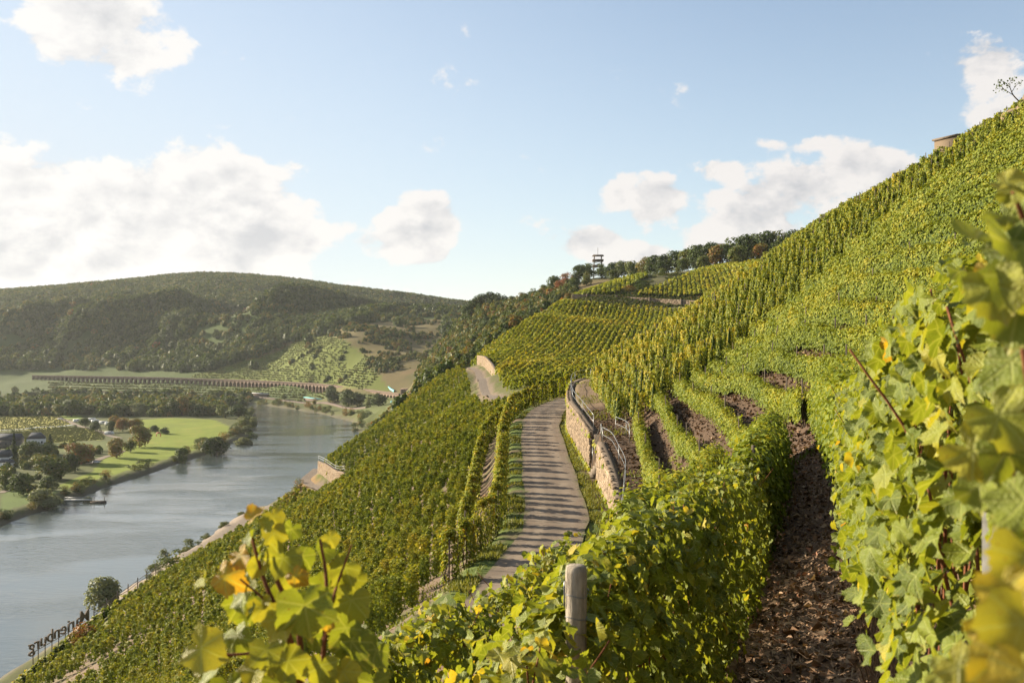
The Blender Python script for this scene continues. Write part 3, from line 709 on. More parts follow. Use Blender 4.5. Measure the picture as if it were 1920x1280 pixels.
# plot behind the track up to the upper wall, and the one above the wall: rows down the slope are read as staked lines
def px_rows(poly, z0, z1, dz, y0, y1, lab, grp, **kw):
    zk = z0
    while zk < z1:
        c = contour(zk, y0, y1)
        if len(c) > 3:
            zz = np.full(len(c), zk); u_, v_ = pix(c[:, 0], c[:, 1], zz); ok = in_poly(u_, v_, poly) & (seg_dist(c[:, 0], c[:, 1], TRACK) > 3.2) & (seg_dist(c[:, 0], c[:, 1], ROADS[:, :2]) > 5)
            for s_, e_ in runs(ok): vine_row(lift(c[s_:e_]), lab, grp, **kw)
        zk += dz
P3 = [(884, 686), (905, 662), (950, 630), (1000, 600), (1057, 567), (1120, 573), (1200, 580), (1290, 587), (1320, 606), (1200, 700), (1110, 760), (1000, 765), (950, 750), (932, 735), (912, 712)]
P4a = [(1072, 556), (1110, 535), (1150, 522), (1215, 512), (1214, 522), (1170, 545), (1140, 562), (1080, 562)]
P4b = [(1165, 566), (1215, 545), (1260, 528), (1310, 508), (1430, 486), (1460, 520), (1300, 600), (1200, 576)]
def up_rows(poly, x0, x1, pitch, y0, y1, slant, lab, grp, **kw):
    for xb in np.arange(x0, x1, pitch):
        ys = np.arange(y0, y1, 2.0); xs = xb+slant*(ys-y0); zz = TH(xs, ys); u_, v_ = pix(xs, ys, zz); ok = in_poly(u_, v_, poly) & ((ys > 484-.12*(xs-25)) | (poly is P3)) & (seg_dist(xs, ys, TRACK) > 3.4) & (seg_dist(xs, ys, ROADS[:, :2]) > 5)
        for s_, e_ in runs(ok): vine_row(lift(np.column_stack([xs[s_:e_], ys[s_:e_]])), lab, grp, **kw)
def up_rows3(): up_rows(P3, -76, 95, 2.1, 186, 500, .17, 'green vine row on the broad slope under the upper stone wall', 'vine rows under the upper wall', kpx=.0027, smin=.28, cover=1.05, wid=.45, h=1.85, low=.2, tint=.54, tvar=.10, clump=.66, vsp=1.6, core=False, yellow=patch_yellow(33, .10, 30))
up_rows(P4a, 10, 90, 2.4, 478, 660, .12, 'green vine row on the small plot above the upper wall', 'vine rows on the small plot', kpx=.0027, smin=.3, cover=.9, wid=.6, h=1.7, low=.1, tint=.50, tvar=.1, clump=.5)
up_rows(P4b, 25, 150, 2.4, 430, 640, .16, 'yellow green vine row on the plot below the ridge trees', 'vine rows below the ridge trees', kpx=.0027, smin=.3, cover=.9, wid=.6, h=1.8, low=.1, tint=.58, tvar=.1, clump=.55)
up_rows3()
# two short rows on the brow between the rail track and the letters
for off, lab in ((-2.2, 'vine row on the brow right beside the rail track'),):
    yy = np.arange(128, 178, 1.0); L = lift(np.column_stack([np.interp(yy, RAILXY[:, 0], RAILXY[:, 1])+off, yy])); vine_row(L, lab, None, kpx=.0026, smin=.2, cover=.8, wid=.4, h=1.5, low=.2, tint=.52, clump=.7, vsp=1.6)
# ------------------------------------------------------------------ terraced rows in the hollow and along the alley
def crow(k, y):
    """x of row k at distance y; row 0 is the one at the uphill side of the alley"""
    base = np.interp(y, [-3, 0, 2, 4.7, 7.3, 13, 20, 28, 36, 44, 52, 61, 71, 83, 94, 112], [-.35, .55, 1.15, 1.97, 2.8, 4.6, 6.75, 9.1, 11.1, 12.7, 13.6, 14.0, 14.0, 14.2, 14.7, 15.5])
    sp = np.interp(y, [0, 8, 28, 36, 47, 59, 71, 110], [1.72, 1.72, 1.72, 1.85, 2.0, 1.9, 1.65, 1.4])
    sp = sp*(1 if k < 0 else np.interp(k, [0, 3, 8, 20], [1.0, .95, .92, .98]))
    return base+k*sp
BD = np.array([(8.0, 73), (9.9, 72), (11.5, 75), (15.3, 78), (19, 83), (22.5, 83), (27, 81), (31, 79), (35, 72), (42, 66), (60, 58)])      # border with the staked plot (x, y)
def border_y(x): return np.interp(x, BD[:, 0], BD[:, 1])
BOWL = []
for k in range(-3, 27):
    y0 = {-3: 46.5, -2: 44, -1: 43}.get(k, 30.5 if k < 2 else (9 if k < 4 else 12))
    yy = np.arange(y0, 90, .7); xx = crow(k, yy); ok = yy < border_y(xx)
    ok &= CX+F*xx/yy < 2130
    if k == 0: ok &= yy > 41
    yy, xx = yy[ok], xx[ok]
    if len(yy) < 4: continue
    L = lift(np.column_stack([xx, yy]))
    if k <= 4: lab = {-3: 'lowest terrace vine row, next to the metal railing', -2: 'second terrace vine row up from the railing', -1: 'third terrace vine row up from the railing', 0: 'fourth terrace vine row up from the railing', 1: 'vine row just above the far end of the dirt alley', 2: 'second vine row above the dirt alley', 3: 'third vine row above the dirt alley', 4: 'fourth vine row above the dirt alley'}[k]; grp = None
    else: lab, grp = 'dense green vine row stacked up the steep slope above the alley', 'vine rows stacked above the alley'
    vine_row(L, lab, grp, kpx=.0021, smin=.125 if k < 6 else .15, cover=1.15 if k < 6 else 1.05, wid=.24 if k < 4 else .32, h=1.34 if k < 2 else (1.5 if k < 4 else (1.75 if k < 7 else 1.85)), low=.3, tint=.49, tvar=.10, yellow=patch_yellow(34, .05, 5), stakes=6 if k < 6 else 0)
# ------------------------------------------------------------------ steep plot of vines tied to single stakes
def stake_vine(r, hgt=2.35, n=220, s=.16):
    z = r.uniform(.12, 1, n)**.9*hgt; a = r.uniform(0, 2*math.pi, n); rad = (.31-.13*(z/hgt)**2)*r.uniform(.72, 1.08, n)+.04
    lean = r.normal(0, .06, 2)*z[:, None]
    p = np.stack([np.cos(a)*rad+lean[:, 0], np.sin(a)*rad+lean[:, 1], z], 1)
    nrm = np.stack([np.cos(a), np.sin(a), np.full(n, .38)], 1)+r.normal(0, .24, (n, 3))
    V, Fc = kites(p, nrm, r.uniform(.7, 1.25, n)*s, r)
    ti = np.repeat(np.clip(.41+.10*(z/hgt)+r.normal(0, .11, n), .02, .95), 2)
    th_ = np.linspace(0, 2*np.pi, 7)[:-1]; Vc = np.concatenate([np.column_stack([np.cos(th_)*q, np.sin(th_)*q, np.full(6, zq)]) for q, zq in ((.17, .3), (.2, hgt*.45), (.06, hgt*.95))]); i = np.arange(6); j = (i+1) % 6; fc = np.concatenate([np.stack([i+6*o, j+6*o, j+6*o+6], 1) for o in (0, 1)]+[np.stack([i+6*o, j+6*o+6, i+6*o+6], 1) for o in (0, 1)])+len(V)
    return np.concatenate([V, Vc]), np.concatenate([Fc, fc]), np.concatenate([ti, np.full(len(fc), .1)])  # dark tinted core paints the shade inside the foliage column
SV = []
for i in range(7):
    r = np.random.default_rng(100+i); V, Fc, ti = stake_vine(r, 2.15+.06*i)
    ti2 = np.where(ti <= .1001, ti, np.clip(ti+(.06 if i < 4 else .20), 0, .84))
    me = mesh_obj('staked_vine_foliage', V, Fc, m_vine, attrs={'tint': ('FACE', ti2)}, link=False)
    p, q, t = tube([(0, 0, -.3), (.02, 0, 2.3+.1*(i % 3))], .028, 5); ms = mesh_obj('stake_mesh', p, [q, t], m_oldpost, link=False)
    p, q, t = tube([(.05, 0, -.1), (.08, .03, .35), (.02, .02, .8)], [.035, .028, .02], 5); mt = mesh_obj('vine_trunk_mesh', p, [q, t], m_vbark, link=False)
    SV.append((me, ms, mt))
pts = []
for y in np.arange(52, 168, 1.28):
    xs = np.arange(3, 66, 1.08); pts.append(np.column_stack([xs, np.full(len(xs), y)]))
pts = np.concatenate(pts)+rng.normal(0, .05, (sum(map(len, pts)), 2))
zz = height(pts[:, 0], pts[:, 1], False); u_, v_ = pix(pts[:, 0], pts[:, 1], zz)
wd, wh, side = line_lerp(pts[:, 0], pts[:, 1], WALLS)
keep = (pts[:, 1] > border_y(pts[:, 0])+.6) & ((side > 0) & (wd > 2.0) | (pts[:, 1] > 142)) & (pts[:, 0] > np.where(pts[:, 1] < 142, 7.2, 12+(pts[:, 1]-142)*.5)) & (u_ < 2010) & (seg_dist(pts[:, 0], pts[:, 1], ROAD[:, :2]) > 5.2)
# hide nothing but drop what lies behind the brow of the hill
P3d = np.column_stack([pts, zz+1.6])
keep &= (v_ < 800)
ang = P3d[:, 2]/P3d[:, 1]
brow = {}
ui = np.floor(u_/8).astype(int); order = np.argsort(pts[:, 1]); vis = np.zeros(len(pts), bool)
for i in order:
    if not keep[i]: continue
    k = ui[i]; b0 = brow.get(k, -9)
    if ang[i] > b0-.012: vis[i] = True
    brow[k] = max(b0, ang[i]-.006)
sel = np.where(keep & vis)[0]
print('staked vines', len(sel))
def vrow_yellow(x, y):   # the band of autumn-yellow vines lies along the lower left of the plot
    return sst(vnoise(x, y, 9, 41)+1.0*sst(-(x-.22*y), -8, 6)-.45, .0, 1.1)*.75
near_i = sel[np.argsort(pts[sel, 1])][:260]; rest = sel[np.argsort(pts[sel, 1])][260:]
for i in near_i:
    x, y = pts[i]; yel = rng.random() < vrow_yellow(x, y)
    me, ms, mt = SV[rng.integers(4, 7) if yel else rng.integers(0, 4)]
    o = empty('staked_vine', (x, y, zz[i]), 'yellowing grape vine tied to a single stake on the steep plot' if yel else 'green grape vine tied to a single stake on the steep plot', 'grape vine', 'yellowing staked vines' if yel else 'green staked vines', rng.uniform(0, 6.28))
    s = rng.uniform(.88, 1.15); o.scale = (s, s, s)
    put('foliage', me, o); put('stake', ms, o); put('trunk', mt, o)
def scatter_stuff(name, P3, scale, rot, protos, pick, label=None):
    """instances of a few meshes on the vertices of one stuff object"""
    me = bpy.data.meshes.new(name); P3 = np.asarray(P3, np.float32); me.vertices.add(len(P3)); me.vertices.foreach_set('co', P3.ravel())
    for k, typ, arr in (('sc', 'FLOAT', scale), ('rot', 'FLOAT', rot), ('pick', 'INT', pick)):
        a = me.attributes.new(k, typ, 'POINT'); a.data.foreach_set('value', np.asarray(arr, np.float32 if typ == 'FLOAT' else np.int32))
    o = bpy.data.objects.new(name, me); C.objects.link(o); o['kind'] = 'stuff'
    if label: o['label'] = label
    g = bpy.data.node_groups.new(name+'_nodes', 'GeometryNodeTree')
    g.interface.new_socket('Geometry', in_out='INPUT', socket_type='NodeSocketGeometry'); g.interface.new_socket('Geometry', in_out='OUTPUT', socket_type='NodeSocketGeometry')
    gi = g.nodes.new('NodeGroupInput'); go = g.nodes.new('NodeGroupOutput'); iop = g.nodes.new('GeometryNodeInstanceOnPoints'); jn = g.nodes.new('GeometryNodeJoinGeometry')
    for p in reversed(protos):
        oi = g.nodes.new('GeometryNodeObjectInfo'); oi.inputs['Object'].default_value = p; oi.inputs['As Instance'].default_value = True; g.links.new(oi.outputs['Geometry'], jn.inputs[0])
    def na(nm, t):
        n = g.nodes.new('GeometryNodeInputNamedAttribute'); n.data_type = t; n.inputs[0].default_value = nm; return n.outputs[0]
    cx = g.nodes.new('ShaderNodeCombineXYZ'); g.links.new(na('rot', 'FLOAT'), cx.inputs[2])
    g.links.new(gi.outputs[0], iop.inputs['Points']); g.links.new(jn.outputs[0], iop.inputs['Instance']); iop.inputs['Pick Instance'].default_value = True
    g.links.new(na('pick', 'INT'), iop.inputs['Instance Index']); g.links.new(cx.outputs[0], iop.inputs['Rotation']); g.links.new(na('sc', 'FLOAT'), iop.inputs['Scale'])
    g.links.new(iop.outputs[0], go.inputs[0]); md = o.modifiers.new('scatter', 'NODES'); md.node_group = g
    return o
def proto(name, me):
    return bpy.data.objects.new(name, me)
if len(rest):
    pr = []
    for i, (me, ms, mt) in enumerate(SV): pr.append(proto('staked_vine_source', me))
    yel = rng.random(len(rest)) < vrow_yellow(pts[rest, 0], pts[rest, 1])
    scatter_stuff('staked_vines', np.column_stack([pts[rest], zz[rest]]), rng.uniform(.88, 1.2, len(rest)), rng.uniform(0, 6.28, len(rest)), pr, np.where(yel, rng.integers(4, 7, len(rest)), rng.integers(0, 4, len(rest))))
    # thin stakes poking out along the brow
    top = rest[pts[rest, 1] > 80][::7]; ps = []
    for i in top[:220]:
        x, y = pts[i]; ps.append(tube([(x, y, zz[i]), (x+rng.normal(0, .08), y, zz[i]+2.6+rng.uniform(0, .35))], .035, 4))
    so = part('stakes', ps, m_oldpost); so['kind'] = 'stuff'
# ------------------------------------------------------------------ vines close to the camera, leaf by leaf
TINTS = [.22, .34, .44, .54, .63, .72, .84, .93]
LEAFMESH = {}
for si, (sv, sf, su) in enumerate(SHAPES_HI):
    for ti_, tv in enumerate(TINTS):
        V = sv.copy()*.5; V[:, 1] -= 0
        LEAFMESH[si, ti_] = mesh_obj('grape_leaf', V, sf, m_vine_near, attrs={'tint': ('POINT', np.clip(tv+rng.normal(0, .015, len(V))+.05*(np.hypot(su[:, 0], su[:, 1])-.6), 0, 1)), 'leafuv': ('POINT', np.column_stack([su, np.zeros(len(su))]))}, smooth=True, link=False)
def leaf_obj(parent, base, p, N, size, tint, roll, si=None):
    """one leaf; p is its centre in world space, base the location of its vine"""
    N = np.asarray(N, float)[None]; T, B, Nn = frames(N, roll=np.array([roll]))
    si = int(rng.integers(0, len(SHAPES_HI))) if si is None else si
    ti = int(np.argmin(np.abs(np.array(TINTS)-tint)))
    o = bpy.data.objects.new('leaf', LEAFMESH[si, ti]); C.objects.link(o); o.parent = parent
    q = np.asarray(p)-np.asarray(base)-T[0]*size*.18
    o.matrix_local = Matrix(((B[0, 0]*size, T[0, 0]*size, Nn[0, 0]*size, q[0]), (B[0, 1]*size, T[0, 1]*size, Nn[0, 1]*size, q[1]), (B[0, 2]*size, T[0, 2]*size, Nn[0, 2]*size, q[2]), (0, 0, 0, 1)))
    return o
def cane_tube(pts, r0, r1, n=5):
    L = smooth_line(pts, 4); return tube(L, np.linspace(r0, r1, len(L)), n)
def row_dir(k, y):
    d = np.array([crow(k, y+.3)-crow(k, y-.3), .6, 0.0]); return d/np.linalg.norm(d)
def near_vine(k, y, label, top=2.0, low=.5, wid=.28, nleaf=520, nobj=280, half=.68, tint=.46, tvar=.15, smin=.10, smax=.155, warm_top=.12, xoff=0.0, face=None):
    x = float(crow(k, y))+xoff; z = G1(x, y); base = np.array([x, y, z]); d = row_dir(k, y); lat = np.array([d[1], -d[0], 0])
    root = empty('grape_vine', base, label, 'grape vine', None)
    # trunk and canes
    tw = rng.normal(0, .03, 4)
    tr = np.array([base-[0, 0, .15], base+d*tw[0]+lat*tw[1]+[0, 0, .22], base+d*tw[2]+lat*tw[3]+[0, 0, .48], base+d*.1+[0, 0, .72]])-base
    part('trunk', [cane_tube(tr, .052, .034, 8), cane_tube([tr[2], tr[2]+d*.25+[0, 0, .16], tr[2]+d*.6+[0, 0, .2]], .026, .016, 6), cane_tube([tr[2], tr[2]-d*.25+[0, 0, .18], tr[2]-d*.55+[0, 0, .22]], .026, .016, 6)], m_vbark, root, True)
    tips = []
    for i in range(7):
        a = rng.uniform(-.55, .55); s0 = d*a+[0, 0, .68]; q = rng.normal(0, .09, 2); h1 = top*rng.uniform(.85, 1.06)
        ln = [s0, s0+lat*q[0]*.6+[0, 0, (h1-.68)*.4], s0+lat*q[0]+d*q[1]+[0, 0, (h1-.68)*.75], s0+lat*q[0]*1.8+d*q[1]*1.8+[0, 0, h1-.68]]
        V, qd, t = cane_tube(ln, .008, .0035, 5); part('cane', [(V, qd, t)], m_cane, root, True); tips.append(ln)
    n = nleaf; tt = rng.uniform(-half, half, n); qq = rng.random(n)
    th = np.where(qq < .24, rng.uniform(-.6, .6, n), np.where(qq < .64, -1, 1)*rng.uniform(.9, 1.8, n)); hh = (top-low)/2; cz = low+hh
    ez = np.where(np.abs(th) < .9, hh*rng.uniform(.75, 1.08, n), hh*rng.uniform(-1.05, 1, n)); inner = rng.random(n) < .18
    ex = np.sin(th)*wid*np.where(inner, .4, 1)*rng.uniform(.75, 1.2, n)*(1-.25*np.clip(ez/hh, 0, 1))
    P3_ = base+d*tt[:, None]+lat*ex[:, None]+np.array([0, 0, 1.0])*(cz+ez)[:, None]+rng.normal(0, .035, (n, 3))
    N3 = lat*np.sin(th)[:, None]*.9+np.array([0, 0, 1.0])*(np.cos(th).clip(0)*.6+.38)[:, None]+rng.normal(0, .38, (n, 3))
    S = rng.uniform(smin, smax, n)*np.where(ez > hh*.8, .85, 1); T_ = tint+rng.normal(0, tvar, n)+warm_top*(ez/hh).clip(0)*rng.random(n)
    T_ = np.clip(T_+(rng.random(n) < .022)*.35, .12, .96)
    # the leaves that show largest are objects of their own
    vis = -(N3*P3_/np.linalg.norm(P3_, axis=1, keepdims=True)).sum(1)*.25+(np.abs(ex)/wid)*.5+(ez/hh)*.3-inner*1.0
    ok_face = np.ones(n, bool)
    side_cam = np.sign((lat*(-P3_)).sum(1)); vis += .7*(np.sign(ex) == side_cam)
    order = np.argsort(-vis); a, b_ = order[:nobj], order[nobj:]
    for i in a: leaf_obj(root, base, P3_[i], N3[i], S[i], T_[i], rng.normal(0, .6))
    if len(b_):
        V, Fc, U, I = lobed_cloud(P3_[b_]-base, N3[b_], S[b_], rng)
        o = mesh_obj('foliage', V, Fc, m_vine_near, root, attrs={'tint': ('FACE', T_[b_][I]), 'leafuv': ('POINT', np.column_stack([U, np.zeros(len(U))]))}, smooth=True); o['kind'] = 'stuff'
    return root, base, lat, d
ORD = ['first', 'second', 'third', 'fourth', 'fifth', 'sixth', 'seventh', 'eighth', 'ninth', 'tenth', 'eleventh', 'twelfth', 'thirteenth', 'fourteenth', 'fifteenth']
near_vine(0, 1.9, 'vine nearest the camera on the uphill side of the alley, its leaves large and soft', xoff=.10, top=2.0, low=.45, nleaf=520, nobj=300, half=.55, tint=.43, tvar=.13, wid=.30, smin=.075, smax=.125)
# uphill side of the alley
for j, y in enumerate(np.arange(2.75, 16.5, 1.22)):
    hi = y < 9
    near_vine(0, y, f'{ORD[j]} vine on the uphill side of the dirt alley, counted from the camera', top=2.08+.06*math.sin(j*2.1), low=(.7, 1.0, 1.02, 1.0, .9, .8)[j] if j < 6 else .6, nleaf=1050 if hi else 600, nobj=300 if hi else 0, tint=.41, tvar=.12, wid=.29, smin=.075, smax=.128)
# downhill side, starting behind the wooden post
for j, y in enumerate(np.arange(5.25, 16.5, 1.2)):
    hi = y < 9.3
    near_vine(-1, y, f'{ORD[j]} vine behind the wooden post, downhill side of the dirt alley', top=(1.80, 1.86, 1.78)[j % 3], low=.25, nleaf=1300 if hi else 800, nobj=300 if hi else 0, tint=.41, tvar=.14, wid=.30)
near_vine(-1, 4.1, 'low leafy vine in front of the wooden post, shorter than its neighbours', top=1.62, low=.1, nleaf=520, nobj=290, tint=.50, wid=.32)
# the row below, seen from above
for j, y in enumerate(np.arange(6.0, 15.5, 1.25)):
    hi = y < 9
    near_vine(-2, y, f'{ORD[j]} vine of the row below the wooden post, seen from above', top=(1.78, 1.86, 1.74)[j % 3], low=.12, nleaf=1050 if hi else 620, nobj=260 if hi else 0, tint=.44, tvar=.14, wid=.34)
near_vine(-3, 9.5, 'dark vine two rows below the wooden post', top=1.8, nleaf=400, nobj=0, tint=.42)
# their continuation further along
for k, lab, y1 in ((-2, 'far stretch of the vine row two below the alley', 34), (-1, 'far stretch of the vine row on the downhill side of the alley', 35.5), (0, 'far stretch of the vine row on the uphill side of the alley', 35)):
    yy = np.arange(15.6 if k > -2 else 14.9, y1, .7); L = lift(np.column_stack([crow(k, yy), yy]))
    vine_row(L, lab, None, kpx=.0021, smin=.105, cover=1.25, wid=.30, h=1.88, low=.35, tint=.46, tvar=.15, stakes=4.5)
for k in (1, 2, 3):
    yy = np.arange((8.0, 9.5, 11)[k-1], 31.5, .7); L = lift(np.column_stack([crow(k, yy), yy]))
    vine_row(L, f'near stretch of the {("first", "second", "third")[k-1]} vine row up the slope from the alley', None, kpx=.0021, smin=.11, cover=1.1, wid=.32, h=2.0, low=.4, tint=.48, tvar=.14, stakes=4.5)

# ---- the blurred vine tips in front: lower left, and along the edge at the right
def special_vine(name_label, x, y, leaves, canes, trunk_to):
    z = G1(x, y); base = np.array([x, y, z]); root = empty('grape_vine', base, name_label, 'grape vine')
    part('trunk', [cane_tube([(0, 0, -.15), (.03, .02, .3), (-.02, .03, .7), np.array(trunk_to)-base], .045, .02, 8)], m_vbark, root, True)
    for c in canes: part('cane', [cane_tube([np.array(p)-base for p in c[0]], c[1], c[2], 6)], m_cane, root, True)
    for (u, v, Y, px, tint, nx, ny, nz, roll) in leaves:
        p = np.array(P(u, v, Y)); leaf_obj(root, base, p, (nx, ny, nz), px/F*Y, tint, roll)
    return root
lv = [ # u, v, distance, size in px, tint, normal, roll
    (482, 962, 2.02, 62, .86, -.5, -.6, .5, 2.6), (516, 975, 2.05, 60, .62, .2, -.8, .5, .4), (498, 985, 2.0, 50, .60, -.3, -.9, .2, -.6), (470, 1012, 1.98, 55, .50, -.8, -.3, .5, .7), (515, 1010, 2.03, 75, .64, .1, -1, .3, .2),
    (488, 1032, 1.97, 58, .45, -.9, -.2, .4, 0), (545, 1000, 2.08, 60, .40, .6, -.6, .4, -.5), (453, 1050, 1.96, 70, .84, -.5, -.7, .4, .8), (432, 1088, 1.95, 95, .82, -.2, -.9, .3, 1.1), (384, 1090, 1.97, 60, .52, -.8, -.4, .5, 1.3),
    (480, 1070, 1.99, 62, .66, .1, -.9, .4, -.4), (525, 1060, 2.0, 110, .52, .4, -.7, .6, -.5), (548, 1085, 2.02, 95, .56, .3, -.9, .3, .3), (575, 1050, 2.05, 75, .42, .6, -.6, .5, .6), (604, 1040, 2.1, 70, .40, .7, -.5, .5, -.4), (622, 1015, 2.1, 52, .64, .2, -.9, .4, .5),
    (640, 1075, 2.08, 90, .55, .4, -.8, .4, -.7), (662, 1095, 2.1, 75, .52, .5, -.7, .5, .2), (655, 1140, 2.06, 110, .58, .3, -.9, .4, -.3), (560, 1085, 1.94, 62, .84, -.1, -1, .2, .8), (452, 1128, 1.96, 82, .50, -.7, -.5, .5, .5), (470, 1155, 1.93, 62, .34, -.9, -.2, .4, -.2),
    (495, 1150, 1.97, 85, .68, -.2, -.9, .3, .4), (575, 1160, 1.88, 165, .46, .15, -1, .12, .15), (520, 1175, 1.9, 110, .62, -.2, -.95, .2, -.5), (392, 1222, 1.92, 135, .66, -.3, -.9, .3, 1.25), (445, 1205, 1.98, 95, .46, -.5, -.8, .4, .6), (640, 1190, 2.0, 100, .50, .4, -.9, .2, -.6),
    (615, 1175, 1.95, 40, .86, .2, -.9, .3, 0), (668, 1215, 2.0, 105, .40, .6, -.6, .5, .3), (700, 1230, 2.05, 100, .36, .7, -.6, .4, -.8), (500, 1235, 1.94, 110, .60, -.1, -.9, .4, .2), (470, 1270, 1.95, 95, .62, -.4, -.8, .4, -.4), (550, 1250, 1.96, 100, .54, .1, -.9, .4, .7),
    (395, 1268, 1.94, 90, .40, -.7, -.5, .5, .9), (600, 1262, 1.98, 95, .60, .3, -.9, .3, -.2), (650, 1270, 2.0, 90, .62, .2, -.9, .4, .5), (530, 1130, 2.04, 90, .50, .1, -1, .2, 1.0), (600, 1110, 2.1, 100, .44, .3, -.9, .3, -.9), (460, 1100, 2.04, 80, .58, -.3, -.9, .4, .3),
    (520, 1300, 1.95, 120, .5, 0, -1, .4, .1), (430, 1310, 1.95, 120, .5, -.4, -.9, .4, .4), (620, 1320, 1.97, 120, .5, .3, -.9, .4, -.4), (700, 1300, 2.05, 110, .5, .5, -.8, .4, -.1)]
for _ in range(34):      # the inside of the tuft
    u = rng.uniform(430, 690); v = rng.uniform(1090+abs(u-530)*.35, 1420); lv.append((u, v, rng.uniform(2.08, 2.4), rng.uniform(70, 110), np.clip(rng.normal(.5, .1), .2, .7), rng.normal(0, .5), -.8, rng.uniform(.1, .7), rng.normal(0, .8)))
bx = -.50
def Q(u, v, Y): return P(u, v, Y)
lv = [(u, v, Y, px*.88, min(t_+.07, .93), a, b__, c__, rr_) for u, v, Y, px, t_, a, b__, c__, rr_ in lv]  # tints pushed past the leaves' own yellow, painting in the backlit glow
special_vine('blurred backlit vine tuft standing apart before the river, with yellow and green leaves', bx, 2.15, lv, [
    ([Q(560, 1330, 2.05), Q(545, 1200, 2.0), Q(500, 1100, 1.99), Q(470, 1000, 2.0)], .007, .003), ([Q(565, 1330, 2.05), Q(560, 1180, 2.02), Q(520, 1090, 2.0), Q(505, 1040, 2.0)], .007, .004),
    ([Q(600, 1330, 2.1), Q(608, 1200, 2.06), Q(612, 1090, 2.05), Q(600, 1010, 2.06)], .006, .003), ([Q(610, 1200, 2.05), Q(625, 1120, 2.05), Q(645, 1060, 2.07), Q(660, 1020, 2.08)], .004, .002), ([Q(400, 1228, 1.93), Q(460, 1225, 1.95), Q(520, 1215, 1.97)], .003, .003),
    ([Q(545, 1210, 2.0), Q(500, 1130, 1.98), Q(450, 1085, 1.96)], .004, .002)], Q(570, 1340, 2.05))
rv = [(1852, 452, 1.25, 150, .48, .2, -.5, .95, 1.3), (1905, 470, 1.2, 190, .55, .1, -.6, .9, -.3), (1872, 560, 1.15, 150, .64, -.6, -.8, .3, .3), (1905, 600, 1.18, 190, .44, -.3, -.9, .2, -.2), (1903, 345, 1.3, 90, .72, -.3, -.6, .8, 1.2), (1896, 372, 1.3, 70, .66, -.6, -.7, .3, 0), (1846, 512, 1.5, 50, .93, -.5, -.8, .3, 0),
      (1850, 860, 1.25, 170, .68, -.5, -.8, .5, 1.0), (1838, 930, 1.3, 110, .50, -.7, -.6, .4, .2), (1895, 800, 1.2, 170, .66, -.4, -.8, .5, .7), (1890, 950, 1.3, 120, .46, -.6, -.7, .4, 0), (1905, 960, 1.1, 160, .50, -.7, -.6, .5, -.4), (1900, 870, 1.2, 150, .44, -.4, -.9, .2, .4),
      (1895, 1130, .85, 150, .80, -.5, -.8, .4, .4), (1905, 1200, .82, 200, .76, -.5, -.8, .4, -.3), (1875, 1190, .85, 130, .80, -.6, -.7, .4, .9), (1890, 1262, .82, 180, .78, -.5, -.8, .5, .1), (1815, 1262, 1.1, 120, .68, -.5, -.8, .5, 1.0), (1780, 1270, 1.2, 90, .66, -.5, -.8, .6, 1.4), (1925, 1300, .8, 200, .78, -.4, -.9, .4, 0),
      (1900, 700, 1.3, 150, .42, -.7, -.6, .4, .3), (1910, 420, 1.35, 130, .50, -.3, -.7, .6, .8), (1925, 540, 1.15, 180, .50, -.2, -.9, .3, .5), (1935, 1080, .9, 200, .7, -.4, -.9, .3, .2)]
for _ in range(90):
    u = rng.uniform(1895, 2300); v = rng.uniform(420, 1350); rv.append((u, v, rng.uniform(1.2, 1.75), rng.uniform(110, 180), np.clip(rng.normal(.5, .12), .2, .9), rng.uniform(-1, 0), -.7, rng.uniform(.1, .7), rng.normal(0, .7)))
special_vine('blurred vine leaves reaching in at the edge of the alley, closest to the camera', .86, 1.45, rv, [([Q(1990, 1250, 1.4), Q(1940, 800, 1.3), Q(1905, 560, 1.2), Q(1895, 480, 1.2)], .006, .003), ([Q(2050, 1250, 1.5), Q(1990, 700, 1.4), Q(1930, 450, 1.35), Q(1900, 360, 1.3)], .006, .003), ([Q(1990, 1180, 1.2), Q(1930, 1000, 1.2), Q(1890, 840, 1.22)], .005, .003)], Q(2000, 1250, 1.4))

